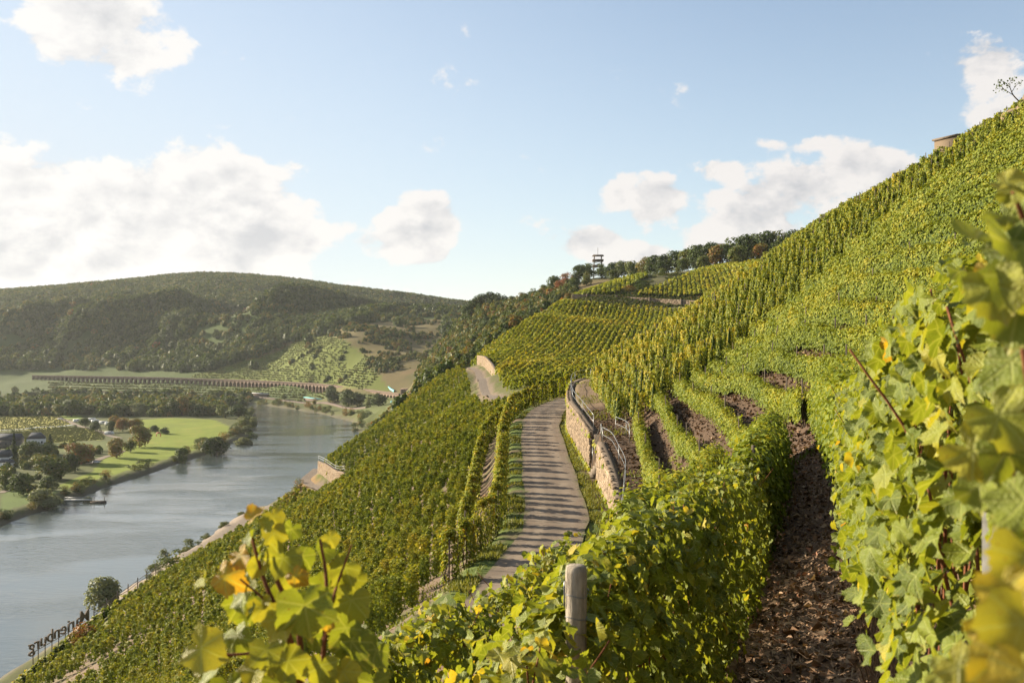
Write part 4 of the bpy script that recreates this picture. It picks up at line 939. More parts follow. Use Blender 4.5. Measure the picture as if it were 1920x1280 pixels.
# ---- posts and wires
def round_post(x, y, top, r, label, mat, cat='post', wires=True, name='wooden_post', lean=(0, 0)):
    z = G1(x, y); root = empty(name, (x, y, z), label, cat); H = top-z
    n = 18; zs = np.concatenate([np.linspace(-.2, H-.03, 9), [H-.006, H]]); rr = np.concatenate([r*(1+rng.normal(0, .018, 9)), [r*.93, r*.74]])
    V = []; 
    for k, zz_ in enumerate(zs):
        for i in range(n):
            a = 2*math.pi*i/n; q = rr[k]*(1+.025*math.sin(a*3+1)+.02*math.sin(a*7)+(-.10 if i == 4 else 0)); V.append((math.cos(a)*q+lean[0]*zz_, math.sin(a)*q+lean[1]*zz_, zz_))
    V.append((lean[0]*H, lean[1]*H, H+.004)); m_ = len(zs); qd = [(k*n+i, k*n+(i+1) % n, (k+1)*n+(i+1) % n, (k+1)*n+i) for k in range(m_-1) for i in range(n)]; tr = [((m_-1)*n+i, (m_-1)*n+(i+1) % n, m_*n) for i in range(n)]
    part('shaft', [(np.array(V), np.array(qd), np.array(tr))], mat, root, True)
    if wires:
        for h_ in (H-.135, H-.235):
            a = np.linspace(0, 2*math.pi, 19); part('wire_tie', [tube(np.column_stack([np.cos(a)*(r*1.03)+lean[0]*h_, np.sin(a)*(r*1.03)+lean[1]*h_, h_+.006*np.sin(a*2)]), .0018, 4, False)], m_wire, root)
        part('chain', [tube([(-r*1.06, -.01, H-.07), (-r*1.10, -.012, H-.10), (-r*1.07, -.01, H-.13), (-r*1.12, -.012, H-.16), (-r*1.08, -.01, H-.19)], .004, 5)], m_wire, root)
        part('staple', [tube([(r*1.02, -.02, H-.10), (r*1.16, -.025, H-.11), (r*1.02, -.02, H-.125)], .003, 4)], m_wire, root)
    return root
m_wire, b = new_mat('dull_wire'); finish(b, principled(b, (.16, .165, .18), .45, .5, metal=.7))
px_, py_, _z = P(1080, 1062, 4.55)
round_post(px_, py_, -418/F*4.55-.002, .049, 'weathered round wooden post with wire ties at the head of the vine row', m_post)
round_post(2.72, 7.05, P(1683, 1133, 7.05)[2], .055, 'short old wooden stake beside the gnarled vine trunk at the alley', m_oldpost, wires=False)
round_post(float(crow(0, 13.2)), 13.2, G1(crow(0, 13.2), 13.2)+1.9, .04, 'slim old wooden stake inside the vine row farther up the alley', m_oldpost, wires=False)
m_conc, b = new_mat('concrete'); nn = b.noise(pos(b), 30, 6, .6); finish(b, principled(b, b.ramp(nn, [(.3, (.07, .068, .06)), (.7, (.13, .125, .115))]), .9, .2, bump(b, nn, .4, .01)))
cx_, cy_ = 1.075, 2.15; cz_ = G1(cx_, cy_)
cp = empty('concrete_post', (cx_, cy_, cz_), 'pale grey concrete post half hidden by leaves at the alley edge', 'post'); part('shaft', [box((0, 0, .72), (.085, .085, 1.75), .3, .9)], m_conc, cp); part('cap', [box((0, 0, 1.605), (.06, .06, .02), .3)], m_conc, cp)
for k, nm in ((-1, 'downhill'), (0, 'uphill')):
    for h_ in (.75, 1.25, 1.7):
        yy = np.arange(4.6 if k < 0 else 2.2, 34, 2.4); L = lift(np.column_stack([crow(k, yy), yy])); L[:, 2] += h_
        o = part('trellis_wire', [tube(L, .0016, 4, False)], m_wire); tag(o, f'{ {.75: "lower", 1.25: "middle", 1.7: "upper"}[h_] } thin trellis wire through the vine row on the {nm} side of the alley', 'wire')

# ---- litter, stones and dry weeds on the alley
def litter_points(n, y0, y1, k0=-1.0, k1=0.15):
    y = y0*(y1/y0)**rng.random(n); k = rng.uniform(k0, k1, n); a = crow(-1, y); c = crow(0, y); x = a+(c-a)*(k+1); return np.column_stack([x, y, height(x, y)])
LIT_STOPS = [(0, (.03, .02, .013)), (.35, (.15, .085, .047)), (.6, (.27, .17, .105)), (.8, (.37, .27, .185)), (1, (.30, .085, .03))]
m_litter = leaf_material('dry_leaf', LIT_STOPS, trans=.08, rough=.75, spec=.15)
n = 12000; p = litter_points(n, 3.2, 36); N_ = np.column_stack([rng.normal(0, .45, (n, 2)), np.ones(n)]); S = rng.gamma(3, .016, n).clip(.015, .14)*(1+.02*p[:, 1])
p[:, 2] += .012; V, Fc = kites(p, N_, S, rng, .3, .8); o = mesh_obj('leaf_litter', V, Fc, m_litter, attrs={'tint': ('FACE', np.repeat(np.clip(rng.beta(1.6, 1.5, n), 0, 1), 2))}); tag(o, kind='stuff')
n = 5200; p = litter_points(n, 3.2, 36); V0 = np.array([(-1, -.6, 0), (1, -.5, 0), (.8, .6, 0), (-.7, .7, 0), (-.7, -.4, .3), (.8, -.3, .35), (.5, .45, .3), (-.5, .5, .33)])*.5
S = rng.gamma(1.5, .020, n).clip(0, .10)+.010; a = rng.uniform(0, 6.28, n); ca, sa = np.cos(a), np.sin(a)
Vv = V0[None]*S[:, None, None]; Vr = np.stack([Vv[..., 0]*ca[:, None]-Vv[..., 1]*sa[:, None], Vv[..., 0]*sa[:, None]+Vv[..., 1]*ca[:, None], Vv[..., 2]], -1)+p[:, None]
fq = np.array([(4, 5, 6, 7), (0, 1, 5, 4), (1, 2, 6, 5), (2, 3, 7, 6), (3, 0, 4, 7)]); Fq = (fq[None]+(np.arange(n)*8)[:, None, None]).reshape(-1, 4)
o = mesh_obj('slate_chips', Vr.reshape(-1, 3), Fq, m_litter, attrs={'tint': ('FACE', np.repeat(np.clip(rng.normal(.5, .18, n), .05, .82), 5))}); tag(o, kind='stuff')
def straw(n, P0, ln, spread, up, name, tint, mat, w=.006):
    d = np.column_stack([rng.normal(0, spread, n), rng.normal(0, spread, n), up*rng.uniform(.5, 1.2, n)]); d /= np.linalg.norm(d, axis=1, keepdims=True); L_ = rng.uniform(.5, 1.2, n)*ln
    s = np.column_stack([-d[:, 1], d[:, 0], np.zeros(n)])+1e-3; s /= np.linalg.norm(s, axis=1, keepdims=True); w_ = w*rng.uniform(.6, 1.4, n)
    A = P0-s*w_[:, None]; B_ = P0+s*w_[:, None]; bend = rng.normal(0, .12, (n, 3))*L_[:, None]; M_ = P0+d*(L_*.55)[:, None]; Tp = P0+d*L_[:, None]+bend
    V = np.stack([A, B_, M_+s*w_[:, None]*.8, M_-s*w_[:, None]*.8, Tp], 1).reshape(-1, 3); i = np.arange(n)[:, None]*5
    q = i+np.array([[0, 1, 2, 3]]); t = i+np.array([[3, 2, 4]])
    ti = np.clip(rng.normal(tint, .10, n), 0, 1); return tag(mesh_obj(name, V, [q, t], mat, attrs={'tint': ('FACE', np.concatenate([ti, ti]))}), kind='stuff')
pw = litter_points(2600, 4, 34, -.12, .12); straw(len(pw), pw, .5, .35, 1.0, 'dry_weeds', .55, m_litter, .004)
pw = litter_points(6500, 3.2, 30, -1.0, .1); pw[:, 2] += .015; straw(len(pw), pw, .22, 1.0, .12, 'dry_straw', .66, m_litter, .004)
pw = litter_points(700, 4, 34, -1.05, -.8); straw(len(pw), pw, .3, .4, 1.0, 'dry_stalks', .5, m_litter, .004)
# grass on the road verges
GR_STOPS = [(0, (.04, .05, .012)), (.5, (.085, .125, .02)), (.8, (.14, .16, .03)), (1, (.22, .17, .07))]
GR_STOPS = [(0, (.05, .06, .014)), (.45, (.11, .135, .022)), (.75, (.19, .185, .04)), (1, (.27, .20, .09))]
m_grass = leaf_material('grass_blade', GR_STOPS, trans=.3, rough=.6, spec=.15)
n = 30000; yv = 30*(140/30)**rng.random(n); sgn = np.where(rng.random(n) < .5, -1, 1); off = sgn*(2.0+np.abs(rng.normal(0, .75, n))); xv = road_x_at(yv)+off
wx = np.interp(yv, WALLS[:, 1], WALLS[:, 0])
kp = vnoise(xv, yv, 1.5, 51) > -.45+.5*(sgn < 0); kp &= ~((xv > wx-.1) & (yv > 57)); xv, yv = xv[kp], yv[kp]; g = np.column_stack([xv, yv, height(xv, yv)])
straw(len(g), g, .26, .5, 1.0, 'verge_grass', .60, m_grass, .03)
n = 10000; xv = rng.uniform(-14, 11, n); yv = rng.uniform(28, 62, n); kp = (seg_dist(xv, yv, ROAD[:, :2]) > 2.15) & (vnoise(xv, yv, 1.7, 52) > -.1) & ~((xv > 5.9) & (yv > 57)); g = np.column_stack([xv[kp], yv[kp], height(xv[kp], yv[kp])])
straw(len(g), g, .28, .5, 1.0, 'bank_grass', .45, m_grass, .035)
n = 6000; xv = rng.uniform(6.4, 11, n); yv = rng.uniform(58, 135, n); kp = (vnoise(xv, yv, 1.5, 53) > .15); g = np.column_stack([xv[kp], yv[kp], height(xv[kp], yv[kp])])
straw(len(g), g, .30, .6, 1.0, 'terrace_weeds', .62, m_grass, .035)
n = 14000; yv = rng.uniform(36, 88, n); xv = rng.uniform(6.6, 22, n); g = np.column_stack([xv, yv, height(xv, yv)])  # straw and litter here tinted dark, carrying the shade between terrace rows
straw(5000, g[:5000], .26, .9, .4, 'dry_straw', .38, m_litter, .014)
V, Fc = kites(g+[0, 0, .02], np.column_stack([rng.normal(0, .5, (n, 2)), np.ones(n)]), rng.uniform(.10, .26, n), rng, .3, .8); tag(mesh_obj('leaf_litter', V, Fc, m_litter, attrs={'tint': ('FACE', np.repeat(np.clip(rng.beta(1.3, 3.4, n), 0, 1), 2))}), kind='stuff')
# ------------------------------------------------------------------ road, walls, railing
def ribbon(name, L, w, mat, lift_=.02, n=5, crown=.0, tilt=0.0):
    L = np.asarray(L, float); d = np.gradient(L[:, :2], axis=0); d /= np.linalg.norm(d, axis=1, keepdims=True); nrm = np.stack([d[:, 1], -d[:, 0]], 1)
    w = np.broadcast_to(np.asarray(w, float), (len(L),)); V = []
    for j in np.linspace(-1, 1, n):
        xy = L[:, :2]+nrm*(w*j/2)[:, None]; z = L[:, 2]+lift_+crown*(1-j*j)+tilt*j
        V.append(np.column_stack([xy, z]))
    V = np.stack(V, 1).reshape(-1, 3); i = np.arange(len(L)-1)[:, None]*n; j = np.arange(n-1)[None]; a = i+j
    q = np.stack([a, a+1, a+n+1, a+n], -1).reshape(-1, 4); o = mesh_obj(name, V, q, mat, smooth=True, attrs={'across': ('POINT', np.tile(np.linspace(-1, 1, n), len(L)))}); return tag(o, kind='structure')
m_road, b = new_mat('road_surface'); p_ = pos(b); n1 = b.noise(p_, 1.1, 6, .6); n2 = b.noise(p_, 30, 5, .7)
cr = b.mix(n2, (.085, .062, .044), (.23, .175, .125)); cr = b.mix(b.sstep(n1, .45, .75), cr, (.17, .14, .11))
ac_ = attr(b, 'across').outputs['Fac']; trk = b.sstep(b.m('ABSOLUTE', b.m('SUBTRACT', b.m('ABSOLUTE', ac_), .46)), .26, .04); cr = b.mix(b.m('MULTIPLY', trk, b.m('MULTIPLY', n1, .7)), cr, (.27, .215, .16)); edg = b.m('MULTIPLY', b.sstep(b.m('ADD', b.m('ABSOLUTE', ac_), b.m('MULTIPLY', b.m('SUBTRACT', n1, .5), .9)), .86, 1.05), .8); cr = b.mix(edg, cr, (.10, .095, .035)); n4 = b.noise(p_, .35, 6, .7); cr = b.mix(b.m('MULTIPLY', b.sstep(n4, .52, .6), .35), cr, (.09, .07, .055))
finish(b, principled(b, cr, .9, .2, bump(b, n2, .5, .02)))
RL = smooth_line(ROAD, 10); wob = np.interp(np.arange(len(RL)), np.arange(0, len(RL), 4), rng.normal(0, .16, len(range(0, len(RL), 4))))
ribbon('road', RL, 4.0+wob, m_road, .075, 13, .03, .05)
m_track, b = new_mat('track_surface'); p_ = pos(b); n2 = b.noise(p_, 3, 6, .65); finish(b, principled(b, b.ramp(n2, [(.3, (.12, .095, .075)), (.7, (.26, .21, .165))]), .95, .15, bump(b, n2, .5, .04)))
tl = smooth_line(TRACK, 8); tl3 = np.column_stack([tl, height(tl[:, 0], tl[:, 1], False)]); ribbon('farm_track', tl3, 2.5, m_track, .30)
tl = smooth_line(LTRACK, 8); tl3 = np.column_stack([tl, height(tl[:, 0], tl[:, 1], False)]); ribbon('river_track', tl3, 3.6, m_track, .30)

# stone colours
m_stone, b = new_mat('wall_stone'); oi = b.n('ShaderNodeObjectInfo'); tt_ = attr(b, 'tint').outputs['Fac']; p_ = pos(b)
rr = b.m('ADD', b.m('MULTIPLY', oi.outputs['Random'], .55), b.m('MULTIPLY', tt_, .45)); n1 = b.noise(p_, 9, 6, .65)
cs = b.ramp(rr, [(0, (.10, .075, .052)), (.3, (.20, .145, .095)), (.6, (.285, .21, .14)), (.85, (.35, .275, .195)), (1, (.25, .16, .095))]); cs = b.mix(b.m('MULTIPLY', n1, .55), cs, (.14, .11, .08))
finish(b, principled(b, cs, .92, .15, bump(b, n1, .7, .03)))
m_mortar, b = new_mat('wall_core'); n1 = b.noise(pos(b), 4, 6, .6); finish(b, principled(b, b.ramp(n1, [(.3, (.085, .066, .05)), (.7, (.16, .125, .095))]), .95, .1, bump(b, n1, .6, .05)))
STONE_V = []
for i in range(5):
    r = np.random.default_rng(300+i); V = np.array([(-.5, -.42, -.5), (.5, -.42, -.5), (.5, .5, -.5), (-.5, .5, -.5), (-.5, -.42, .5), (.5, -.42, .5), (.5, .5, .5), (-.5, .5, .5)], float); V *= 1+r.normal(0, .06, V.shape)
    F_ = [(0, 3, 2, 1), (4, 5, 6, 7), (1, 2, 6, 5), (2, 3, 7, 6), (3, 0, 4, 7)]
    c = np.array([(-.36, -.55, -.34), (.36, -.55, -.34), (.36, -.55, .34), (-.36, -.55, .34)])+r.normal(0, .05, (4, 3)); V = np.vstack([V, c])   # bulging face towards the road
    F_ += [(8, 9, 10, 11), (0, 1, 9, 8), (1, 5, 10, 9), (5, 4, 11, 10), (4, 0, 8, 11)]
    me = mesh_obj('stone_mesh', V, np.array(F_), m_stone, attrs={'tint': ('FACE', np.full(len(F_), r.random()))}, link=False); STONE_V.append((me, V, np.array(F_)))
def stone_wall(label, L, base, top, thick, rows_h, gap=None, nobj=300, stone_len=(.22, .5), into=(1, 0), group=None, coping=True):
    """dry stone wall along L (x, y), face towards -into; base/top arrays of z. Core behind, stones laid in courses."""
    L = np.asarray(L, float); seg = np.linalg.norm(np.diff(L, axis=0), axis=1); cum = np.concatenate([[0], np.cumsum(seg)])
    def at(s): return np.array([np.interp(s, cum, L[:, 0]), np.interp(s, cum, L[:, 1])]), np.interp(s, cum, base), np.interp(s, cum, top)
    p0, _, _ = at(cum[-1]*.3); root = empty('stone_wall', (p0[0], p0[1], float(np.interp(cum[-1]*.3, cum, base))), label, 'wall', group); o0 = np.array([p0[0], p0[1], np.interp(cum[-1]*.3, cum, base)])
    spans = [(0, cum[-1])] if gap is None else [(0, gap[0]), (gap[1], cum[-1])]
    parts_ = []; stones = []
    for s0, s1 in spans:
        ss = np.arange(s0, s1+.01, min(1.0, (s1-s0)/3)); ss[-1] = s1; V = []
        for s in ss:
            p, zb, zt = at(s); p2, _, _ = at(min(s+.05, cum[-1])); p1, _, _ = at(max(s-.05, 0)); d = (p2-p1)/np.linalg.norm(p2-p1); nn = np.array([d[1], -d[0]])
            for w, z in ((.07, zb-.3), (.07, zt-.02), (thick, zt-.02), (thick, zb-.3)): V.append((p[0]+nn[0]*w, p[1]+nn[1]*w, z))
        m = len(ss); q = [(i*4+k, i*4+(k+1) % 4, (i+1)*4+(k+1) % 4, (i+1)*4+k) for i in range(m-1) for k in range(4)]+[(3, 2, 1, 0), ((m-1)*4, (m-1)*4+1, (m-1)*4+2, (m-1)*4+3)]
        parts_.append((np.array(V)-o0, np.array(q), np.zeros((0, 3), int)))
        s = s0
        z_off = 0.0; zmax = max(top-base)+.1
        while z_off < zmax:
            hgt = rng.uniform(*rows_h); s = s0+rng.uniform(0, .2)-.2
            while s < s1-.05:
                ln = rng.uniform(*stone_len); sc_ = min(max(s, s0)+ln/2, s1-.06); p, zb, zt = at(sc_)
                if zb+z_off+hgt*.5 < zt:
                    h2 = min(hgt, zt-zb-z_off)
                    p2, _, _ = at(min(sc_+.05, cum[-1])); p1, _, _ = at(max(sc_-.05, 0)); d = (p2-p1)/np.linalg.norm(p2-p1); nn = np.array([d[1], -d[0]])
                    stones.append((p[0]+nn[0]*.05, p[1]+nn[1]*.05, zb+z_off+h2/2, math.atan2(d[1], d[0]), ln*.94, .2+rng.uniform(0, .08), h2*.9))
                s += ln
            z_off += hgt
    part('wall_core', parts_, m_mortar, root)
    stones = np.array(stones); order = np.argsort(np.hypot(stones[:, 0], stones[:, 1])) if len(stones) else []
    for i in order[:nobj]:
        x, y, z, a, l, t, h = stones[i]; me, _, _ = STONE_V[rng.integers(0, 5)]; o = put('stone', me, root); o.location = (x-o0[0], y-o0[1], z-o0[2]); o.rotation_euler = (rng.normal(0, .03), rng.normal(0, .04), a+math.pi*0+rng.normal(0, .04)); o.scale = (l, -t if False else t, h)
    if len(order) > nobj:
        Vs, Fs, ti, k = [], [], [], 0
        for i in order[nobj:]:
            x, y, z, a, l, t, h = stones[i]; _, V, Fq_ = STONE_V[rng.integers(0, 5)]; W = V*np.array([l, t, h]); ca, sa = math.cos(a), math.sin(a); W = np.stack([W[:, 0]*ca-W[:, 1]*sa+x, W[:, 0]*sa+W[:, 1]*ca+y, W[:, 2]+z], 1)-o0
            Vs.append(W); Fs.append(Fq_+k); k += len(W); ti.append(np.full(len(Fq_), rng.random()*1.3))
        o = mesh_obj('stonework', np.concatenate(Vs), np.concatenate(Fs), m_stone, root, attrs={'tint': ('FACE', np.concatenate(ti))}); o['kind'] = 'stuff'
    return root, at, cum, o0
# The wall runs away from the camera with its face on the left; into the slope is +x, so the stone face (local -y) must look to -x: walk the line from far to near
WL = WALLS[::-1]; ryz = np.array([line_lerp(np.array([x]), np.array([y]), ROADS)[1][0] for x, y in WL[:, :2]])
STAIR_Y = (71.8, 77.0)
cumw = np.concatenate([[0], np.cumsum(np.linalg.norm(np.diff(WL[:, :2], axis=0), axis=1))])
gs = [np.interp(-STAIR_Y[1], -WL[:, 1], cumw), np.interp(-STAIR_Y[0], -WL[:, 1], cumw)]
def flip_line(L): return L
# stones face local -y after rotation by the walking direction: walking towards the camera (-y world), local -y is -x world. good.
WLn = WL[:, :2].copy()
class _N: pass
def wall_builder():
    # nn inside stone_wall is the right-hand normal of the walking direction; walking to the camera it is -x, so pass the core to the other side
    return stone_wall('tall rough stone retaining wall beside the road, with a stair gap', WLn, ryz-.06, ryz+WL[:, 2], -.55, (.16, .30), gap=gs, nobj=300, stone_len=(.28, .68))
roadwall, at_w, cum_w, o0w = wall_builder()
# climbers on the far part of the wall and tufts in its joints
n = 2600; yv = np.concatenate([rng.uniform(104, 131, 2000), rng.uniform(60, 104, 600)]); wx = np.interp(yv, WALLS[:, 1], WALLS[:, 0]); hh_ = np.interp(yv, WALLS[:, 1], WALLS[:, 2]); t_ = rng.random(n)**.8; pz = np.interp(yv, road_y, ROADS[:, 2])+hh_*np.where(yv > 104, t_*1.05, rng.uniform(0, .12, n)+(rng.random(n) < .12)*.8)
kp = vnoise(yv, pz, 2.5, 91) > -.3; V, Fc = kites(np.column_stack([wx-.12-.1*rng.random(n), yv, pz])[kp], np.column_stack([-np.ones(n), rng.normal(0, .4, n), .5+rng.normal(0, .3, n)])[kp], rng.uniform(.22, .45, n)[kp], rng)
tag(mesh_obj('ivy', V, Fc, m_vine, attrs={'tint': ('FACE', np.repeat(np.clip(rng.normal(.62, .1, kp.sum()), 0, .8), 2))}), kind='stuff')
# stairs inside the gap, climbing into the slope
m_dark, b = new_mat('stair_stone'); n1 = b.noise(pos(b), 6, 6, .6); finish(b, principled(b, b.ramp(n1, [(.3, (.10, .08, .06)), (.7, (.20, .16, .12))]), .92, .15, bump(b, n1, .6, .03)))
ym = sum(STAIR_Y)/2; gx0 = float(np.interp(ym, WALL[:, 1], WALL[:, 0])); gz0 = float(np.interp(ym, road_y, ROADS[:, 2]))
st = empty('stone_stairs', (gx0, ym, gz0), 'narrow stone stair in the gap of the retaining wall', 'stairs')
for i in range(12):
    part('step', [box((.10+.15*i, .55-i*.10, .13+.245*i-.02), (.95, 2.0, .27))], m_dark, st)
part('side_wall', [box((1.0, 1.62, 1.5), (1.9, .28, 3.1)), box((1.0, -1.66, 1.4), (1.9, .28, 2.9))], m_mortar, st)
part('back_wall', [box((2.0, 0, 1.4), (.25, 3.4, 2.8))], m_mortar, st)

# galvanised railing on top of the wall
m_galv, b = new_mat('galvanised_pipe'); n1 = b.noise(pos(b), 8, 4, .5); finish(b, principled(b, b.ramp(n1, [(.3, (.20, .205, .21)), (.7, (.30, .31, .31))]), .42, .5, metal=.75))
def zwall(y): return float(np.interp(y, road_y, ROADS[:, 2])+np.interp(y, WALLS[:, 1], WALLS[:, 2]))
def xwall(y): return float(np.interp(y, WALLS[:, 1], WALLS[:, 0]))
def railing(label, pts, posts, hgt=1.15, mid=.62, r=.021):
    pts = np.asarray(pts, float); root = empty('metal_railing', pts[0], label, 'railing'); b0 = pts[0]
    up = np.array([0, 0, 1.0]); Ls = smooth_line(pts, 6)
    part('top_rail', [tube(Ls+up*hgt-b0, r, 8)], m_galv, root, True); part('mid_rail', [tube(Ls+up*mid-b0, r*.8, 8)], m_galv, root, True)
    for p in posts: part('post', [tube([np.array(p)-b0-up*.25, np.array(p)-b0+up*hgt], r*1.05, 8)], m_galv, root, True)
    return root
ys = [124, 114, 105, 95, 86, 77.4]; rl = [(xwall(y)+.25, y, zwall(y)) for y in ys]
railing('long bent metal railing on the wall top beyond the stair gap', rl, rl)
yb = STAIR_Y[0]-.4
rl2 = [(xwall(yb)+.25, yb, zwall(yb)-.05)]+[(xwall(y)+.6+.02*(72-y), y, zwall(y)) for y in (69, 65.5, 62.5)]+[(xwall(60.5)+.5, 60.5, zwall(60.5)-.25), (xwall(58.6)+.15, 58.6, zwall(58.6)-.9)]
railing('curved metal railing on the near end of the wall, dropping to the verge', rl2, [rl2[0], rl2[2], rl2[4]])
ym_ = sum(STAIR_Y)/2; zs_ = zwall(ym_); rl3 = [(xwall(ym_)+1.7, ym_+1.6, zs_+.15), (xwall(ym_)+2.15, ym_-1.5, zs_+.05), (xwall(ym_)+2.1, ym_-4, zs_-.1)]
railing('short metal railing behind the head of the stair', rl3, [rl3[0], rl3[1], rl3[2]])
rl4 = [(xwall(yb)+.2, STAIR_Y[0]+.1, zs_-.05), (xwall(ym_)-.05, ym_+.3, zs_-1.6), (xwall(ym_)-.12, ym_+.8, zs_-2.1)]
railing('slanting hand rail going down the stair in the wall gap', rl4, [rl4[0], rl4[2]], r=.026)

# the small retaining wall of the river track, the wall of the farm track, and the long wall under the ridge
def face_wall(name_label, pts, hgt, thick, cat='wall', stone=(.4, .9), rows_=(.25, .45), nobj=0, buttress=None, hside=1):
    pts = np.asarray(pts, float); bz = height(pts[:, 0], pts[:, 1], False)-.4
    root, at, cum, o0 = stone_wall(name_label, pts, bz, bz+hgt+.4, thick, rows_, nobj=nobj, stone_len=stone)
    if buttress:
        for s in buttress:
            p, zb, zt = at(s*cum[-1]); part('buttress', [box((p[0]-o0[0]+.0, p[1]-o0[1]-.35, zb+(zt-zb)/2-o0[2]+.1), (1.1, .9, zt-zb+.3), 0, .85)], m_mortar, root)
    return root
lw = np.array([P(592, 880, 228.0)[:2], P(606, 892, 221.5)[:2], P(624, 906, 214.2)[:2], P(640, 918, 208.6)[:2], P(645, 922, 205.4)[:2]])
lw[:, 0] += .6
bz = height(lw[:, 0], lw[:, 1], False); 
stone_wall('pale stone wall with a rail beside the track bend near the river brow', lw, bz-.8, bz+np.array([2.8, 3.1, 3.1, 2.8, 1.3]), -.5, (.3, .5), nobj=0, stone_len=(.35, .8))
railing('low metal railing on the pale wall at the track bend', np.column_stack([lw[:4], (bz+3.05)[:4]]), np.column_stack([lw[:4], (bz+2.95)[:4]]), hgt=1.0, mid=.5, r=.035)
tw_ = np.array([(-13.30, 317.0), (-10.68, 303.2), (-8.31, 283.1), (-6.88, 263.2), (-5.48, 248.3)]); tw_[:, 0] += 2.3; bz = height(tw_[:, 0], tw_[:, 1], False)
stone_wall('low stone wall along the farm track on the far slope', tw_[::-1][::-1], bz-.4, bz+np.array([3.0, 3.3, 3.0, 2.2, .6]), -.6, (.4, .7), nobj=0, stone_len=(.5, 1.0))
uw = np.array([P(1072, 562, 483.3)[:2], P(1100, 564, 482.1)[:2], P(1180, 572, 473.7)[:2], P(1240, 578, 464.0)[:2], P(1300, 584, 451.8)[:2], P(1330, 590, 441.9)[:2]])
zt_ = np.array([-(v-CY)/F*Y for v, Y in ((551, 483.3), (552, 482.1), (556.5, 473.7), (560, 464.0), (563, 451.8), (566, 441.9))])
root, at, cum, o0 = stone_wall('long pale stone wall with dark buttresses below the ridge vineyard', uw, zt_-5.4, zt_, -.9, (.6, 1.0), nobj=0, stone_len=(1.0, 2.2))
for s in (.10, .30, .53, .76, .93):
    p, zb, zt = at(s*cum[-1]); part('buttress', [box((p[0]-o0[0], p[1]-o0[1]-.5, (zb+zt)/2-o0[2]+.15), (.9, 1.0, zt-zb+.5))], m_mortar, root)
# ruined stone block on the skyline and the crag with the thin tree
bz_ = P(1800, 290, 92); 
rb = empty('stone_hut', (bz_[0], bz_[1], bz_[2]-2.2), 'small flat roofed stone block on the vineyard skyline', 'stone block')
part('wall', [box((0, 0, 1.6), (3.6, 2.6, 3.9), .42)], m_stone, rb, attrs=None); part('roof_slab', [box((0, 0, 3.62), (3.9, 2.9, .16), .42)], m_mortar, rb)
cr_ = P(1925, 205, 78); me = bpy.data.meshes.new('rock_outcrop'); import bmesh
bm = bmesh.new(); bmesh.ops.create_icosphere(bm, subdivisions=3, radius=1.0)
for v in bm.verts:
    q = v.co; v.co = Vector((q.x*2.2, q.y*2.0, q.z*2.6))*(1+.22*math.sin(q.x*5+1)*math.sin(q.y*4+2)+.15*math.sin(q.z*7)+.1*math.sin(q.x*13+q.z*11))
bm.to_mesh(me); bm.free(); me.materials.append(m_stone); ro = put('rock_outcrop', me); ro.location = (cr_[0]+.6, cr_[1], cr_[2]-1.4); tag(ro, 'brown rock outcrop at the top of the slope under the thin tree', 'rock')

# ------------------------------------------------------------------ lettering on the brow, fence and rail track
m_let, b = new_mat('letter_board'); n1 = b.noise(pos(b), 3, 5, .6); finish(b, principled(b, b.ramp(n1, [(.3, (.085, .062, .048)), (.7, (.17, .13, .105))]), .8, .3))
def brow_pt(u, v, Y):
    x, y, z = P(u, v, Y); return np.array([x, y, height(np.array([x]), np.array([y]), False)[0]])
A_ = np.array(P(168, 1172, 164.4)); B__ = np.array(P(52, 1234, 153.1)); A_[2] = -(1172-CY)/F*164.4; xa = B__-A_; wl = np.linalg.norm(xa[:2]); dirx = xa/np.linalg.norm(xa)
gA, gB = G1(A_[0], A_[1]), G1(B__[0], B__[1]); A_[2] = max(A_[2], gA+.2)+.4; B__[2] = max(B__[2], gB+.2)+.4; xa = B__-A_; dirx = xa/np.linalg.norm(xa)
sign = empty('letter_sign', tuple(A_), 'row of dark free standing letters on the brow, read backwards from behind', 'sign')
adv = 0.0; word = 'Marienburg'; size_ = 2.4
widths = {'M': 1.25, 'a': .92, 'r': .68, 'i': .45, 'e': .92, 'n': .92, 'b': .92, 'u': .92, 'g': .92}; totw = sum(widths[c] for c in word); sc_l = np.linalg.norm(xa)/totw
hx = np.array([dirx[0], dirx[1], 0]); hx /= np.linalg.norm(hx)
for ch in word:
    cu = bpy.data.curves.new('letter', 'FONT'); cu.body = ch; cu.size = size_*1.15; cu.extrude = .12; cu.resolution_u = 3; cu.offset = .012
    to = bpy.data.objects.new('letter', cu); C.objects.link(to); bpy.context.view_layer.update()
    me = bpy.data.meshes.new_from_object(to.evaluated_get(bpy.context.evaluated_depsgraph_get())); bpy.data.objects.remove(to); me.materials.clear(); me.materials.append(m_let)
    o = put('letter', me, sign); q = dirx*(adv*sc_l); nrm = np.cross(hx, (0, 0, 1.0))
    gz_ = q[2]+.15
    o.matrix_local = Matrix(((hx[0], 0, nrm[0], q[0]), (hx[1], 0, nrm[1], q[1]), (0, 1, nrm[2], gz_), (0, 0, 0, 1)))
    part('letter_post', [tube([(q[0]+hx[0]*.35, q[1]+hx[1]*.35, q[2]-3.2), (q[0]+hx[0]*.35, q[1]+hx[1]*.35, q[2]+.3)], .08, 5)], m_let, sign)
    adv += widths[ch]
part('bottom_beam', [tube([(-.0, 0, .1), tuple(xa*1.0+np.array([0, 0, .1]))], .06, 5)], m_let, sign)
fn = [P(u, v, Y) for u, v, Y in ((176, 1160, 165.3), (200, 1140, 167.9), (220, 1124, 170.6), (240, 1112, 173.2), (258, 1098, 175.9), (275, 1086, 178.6), (292, 1073, 182.2), (312, 1060, 185.8))]
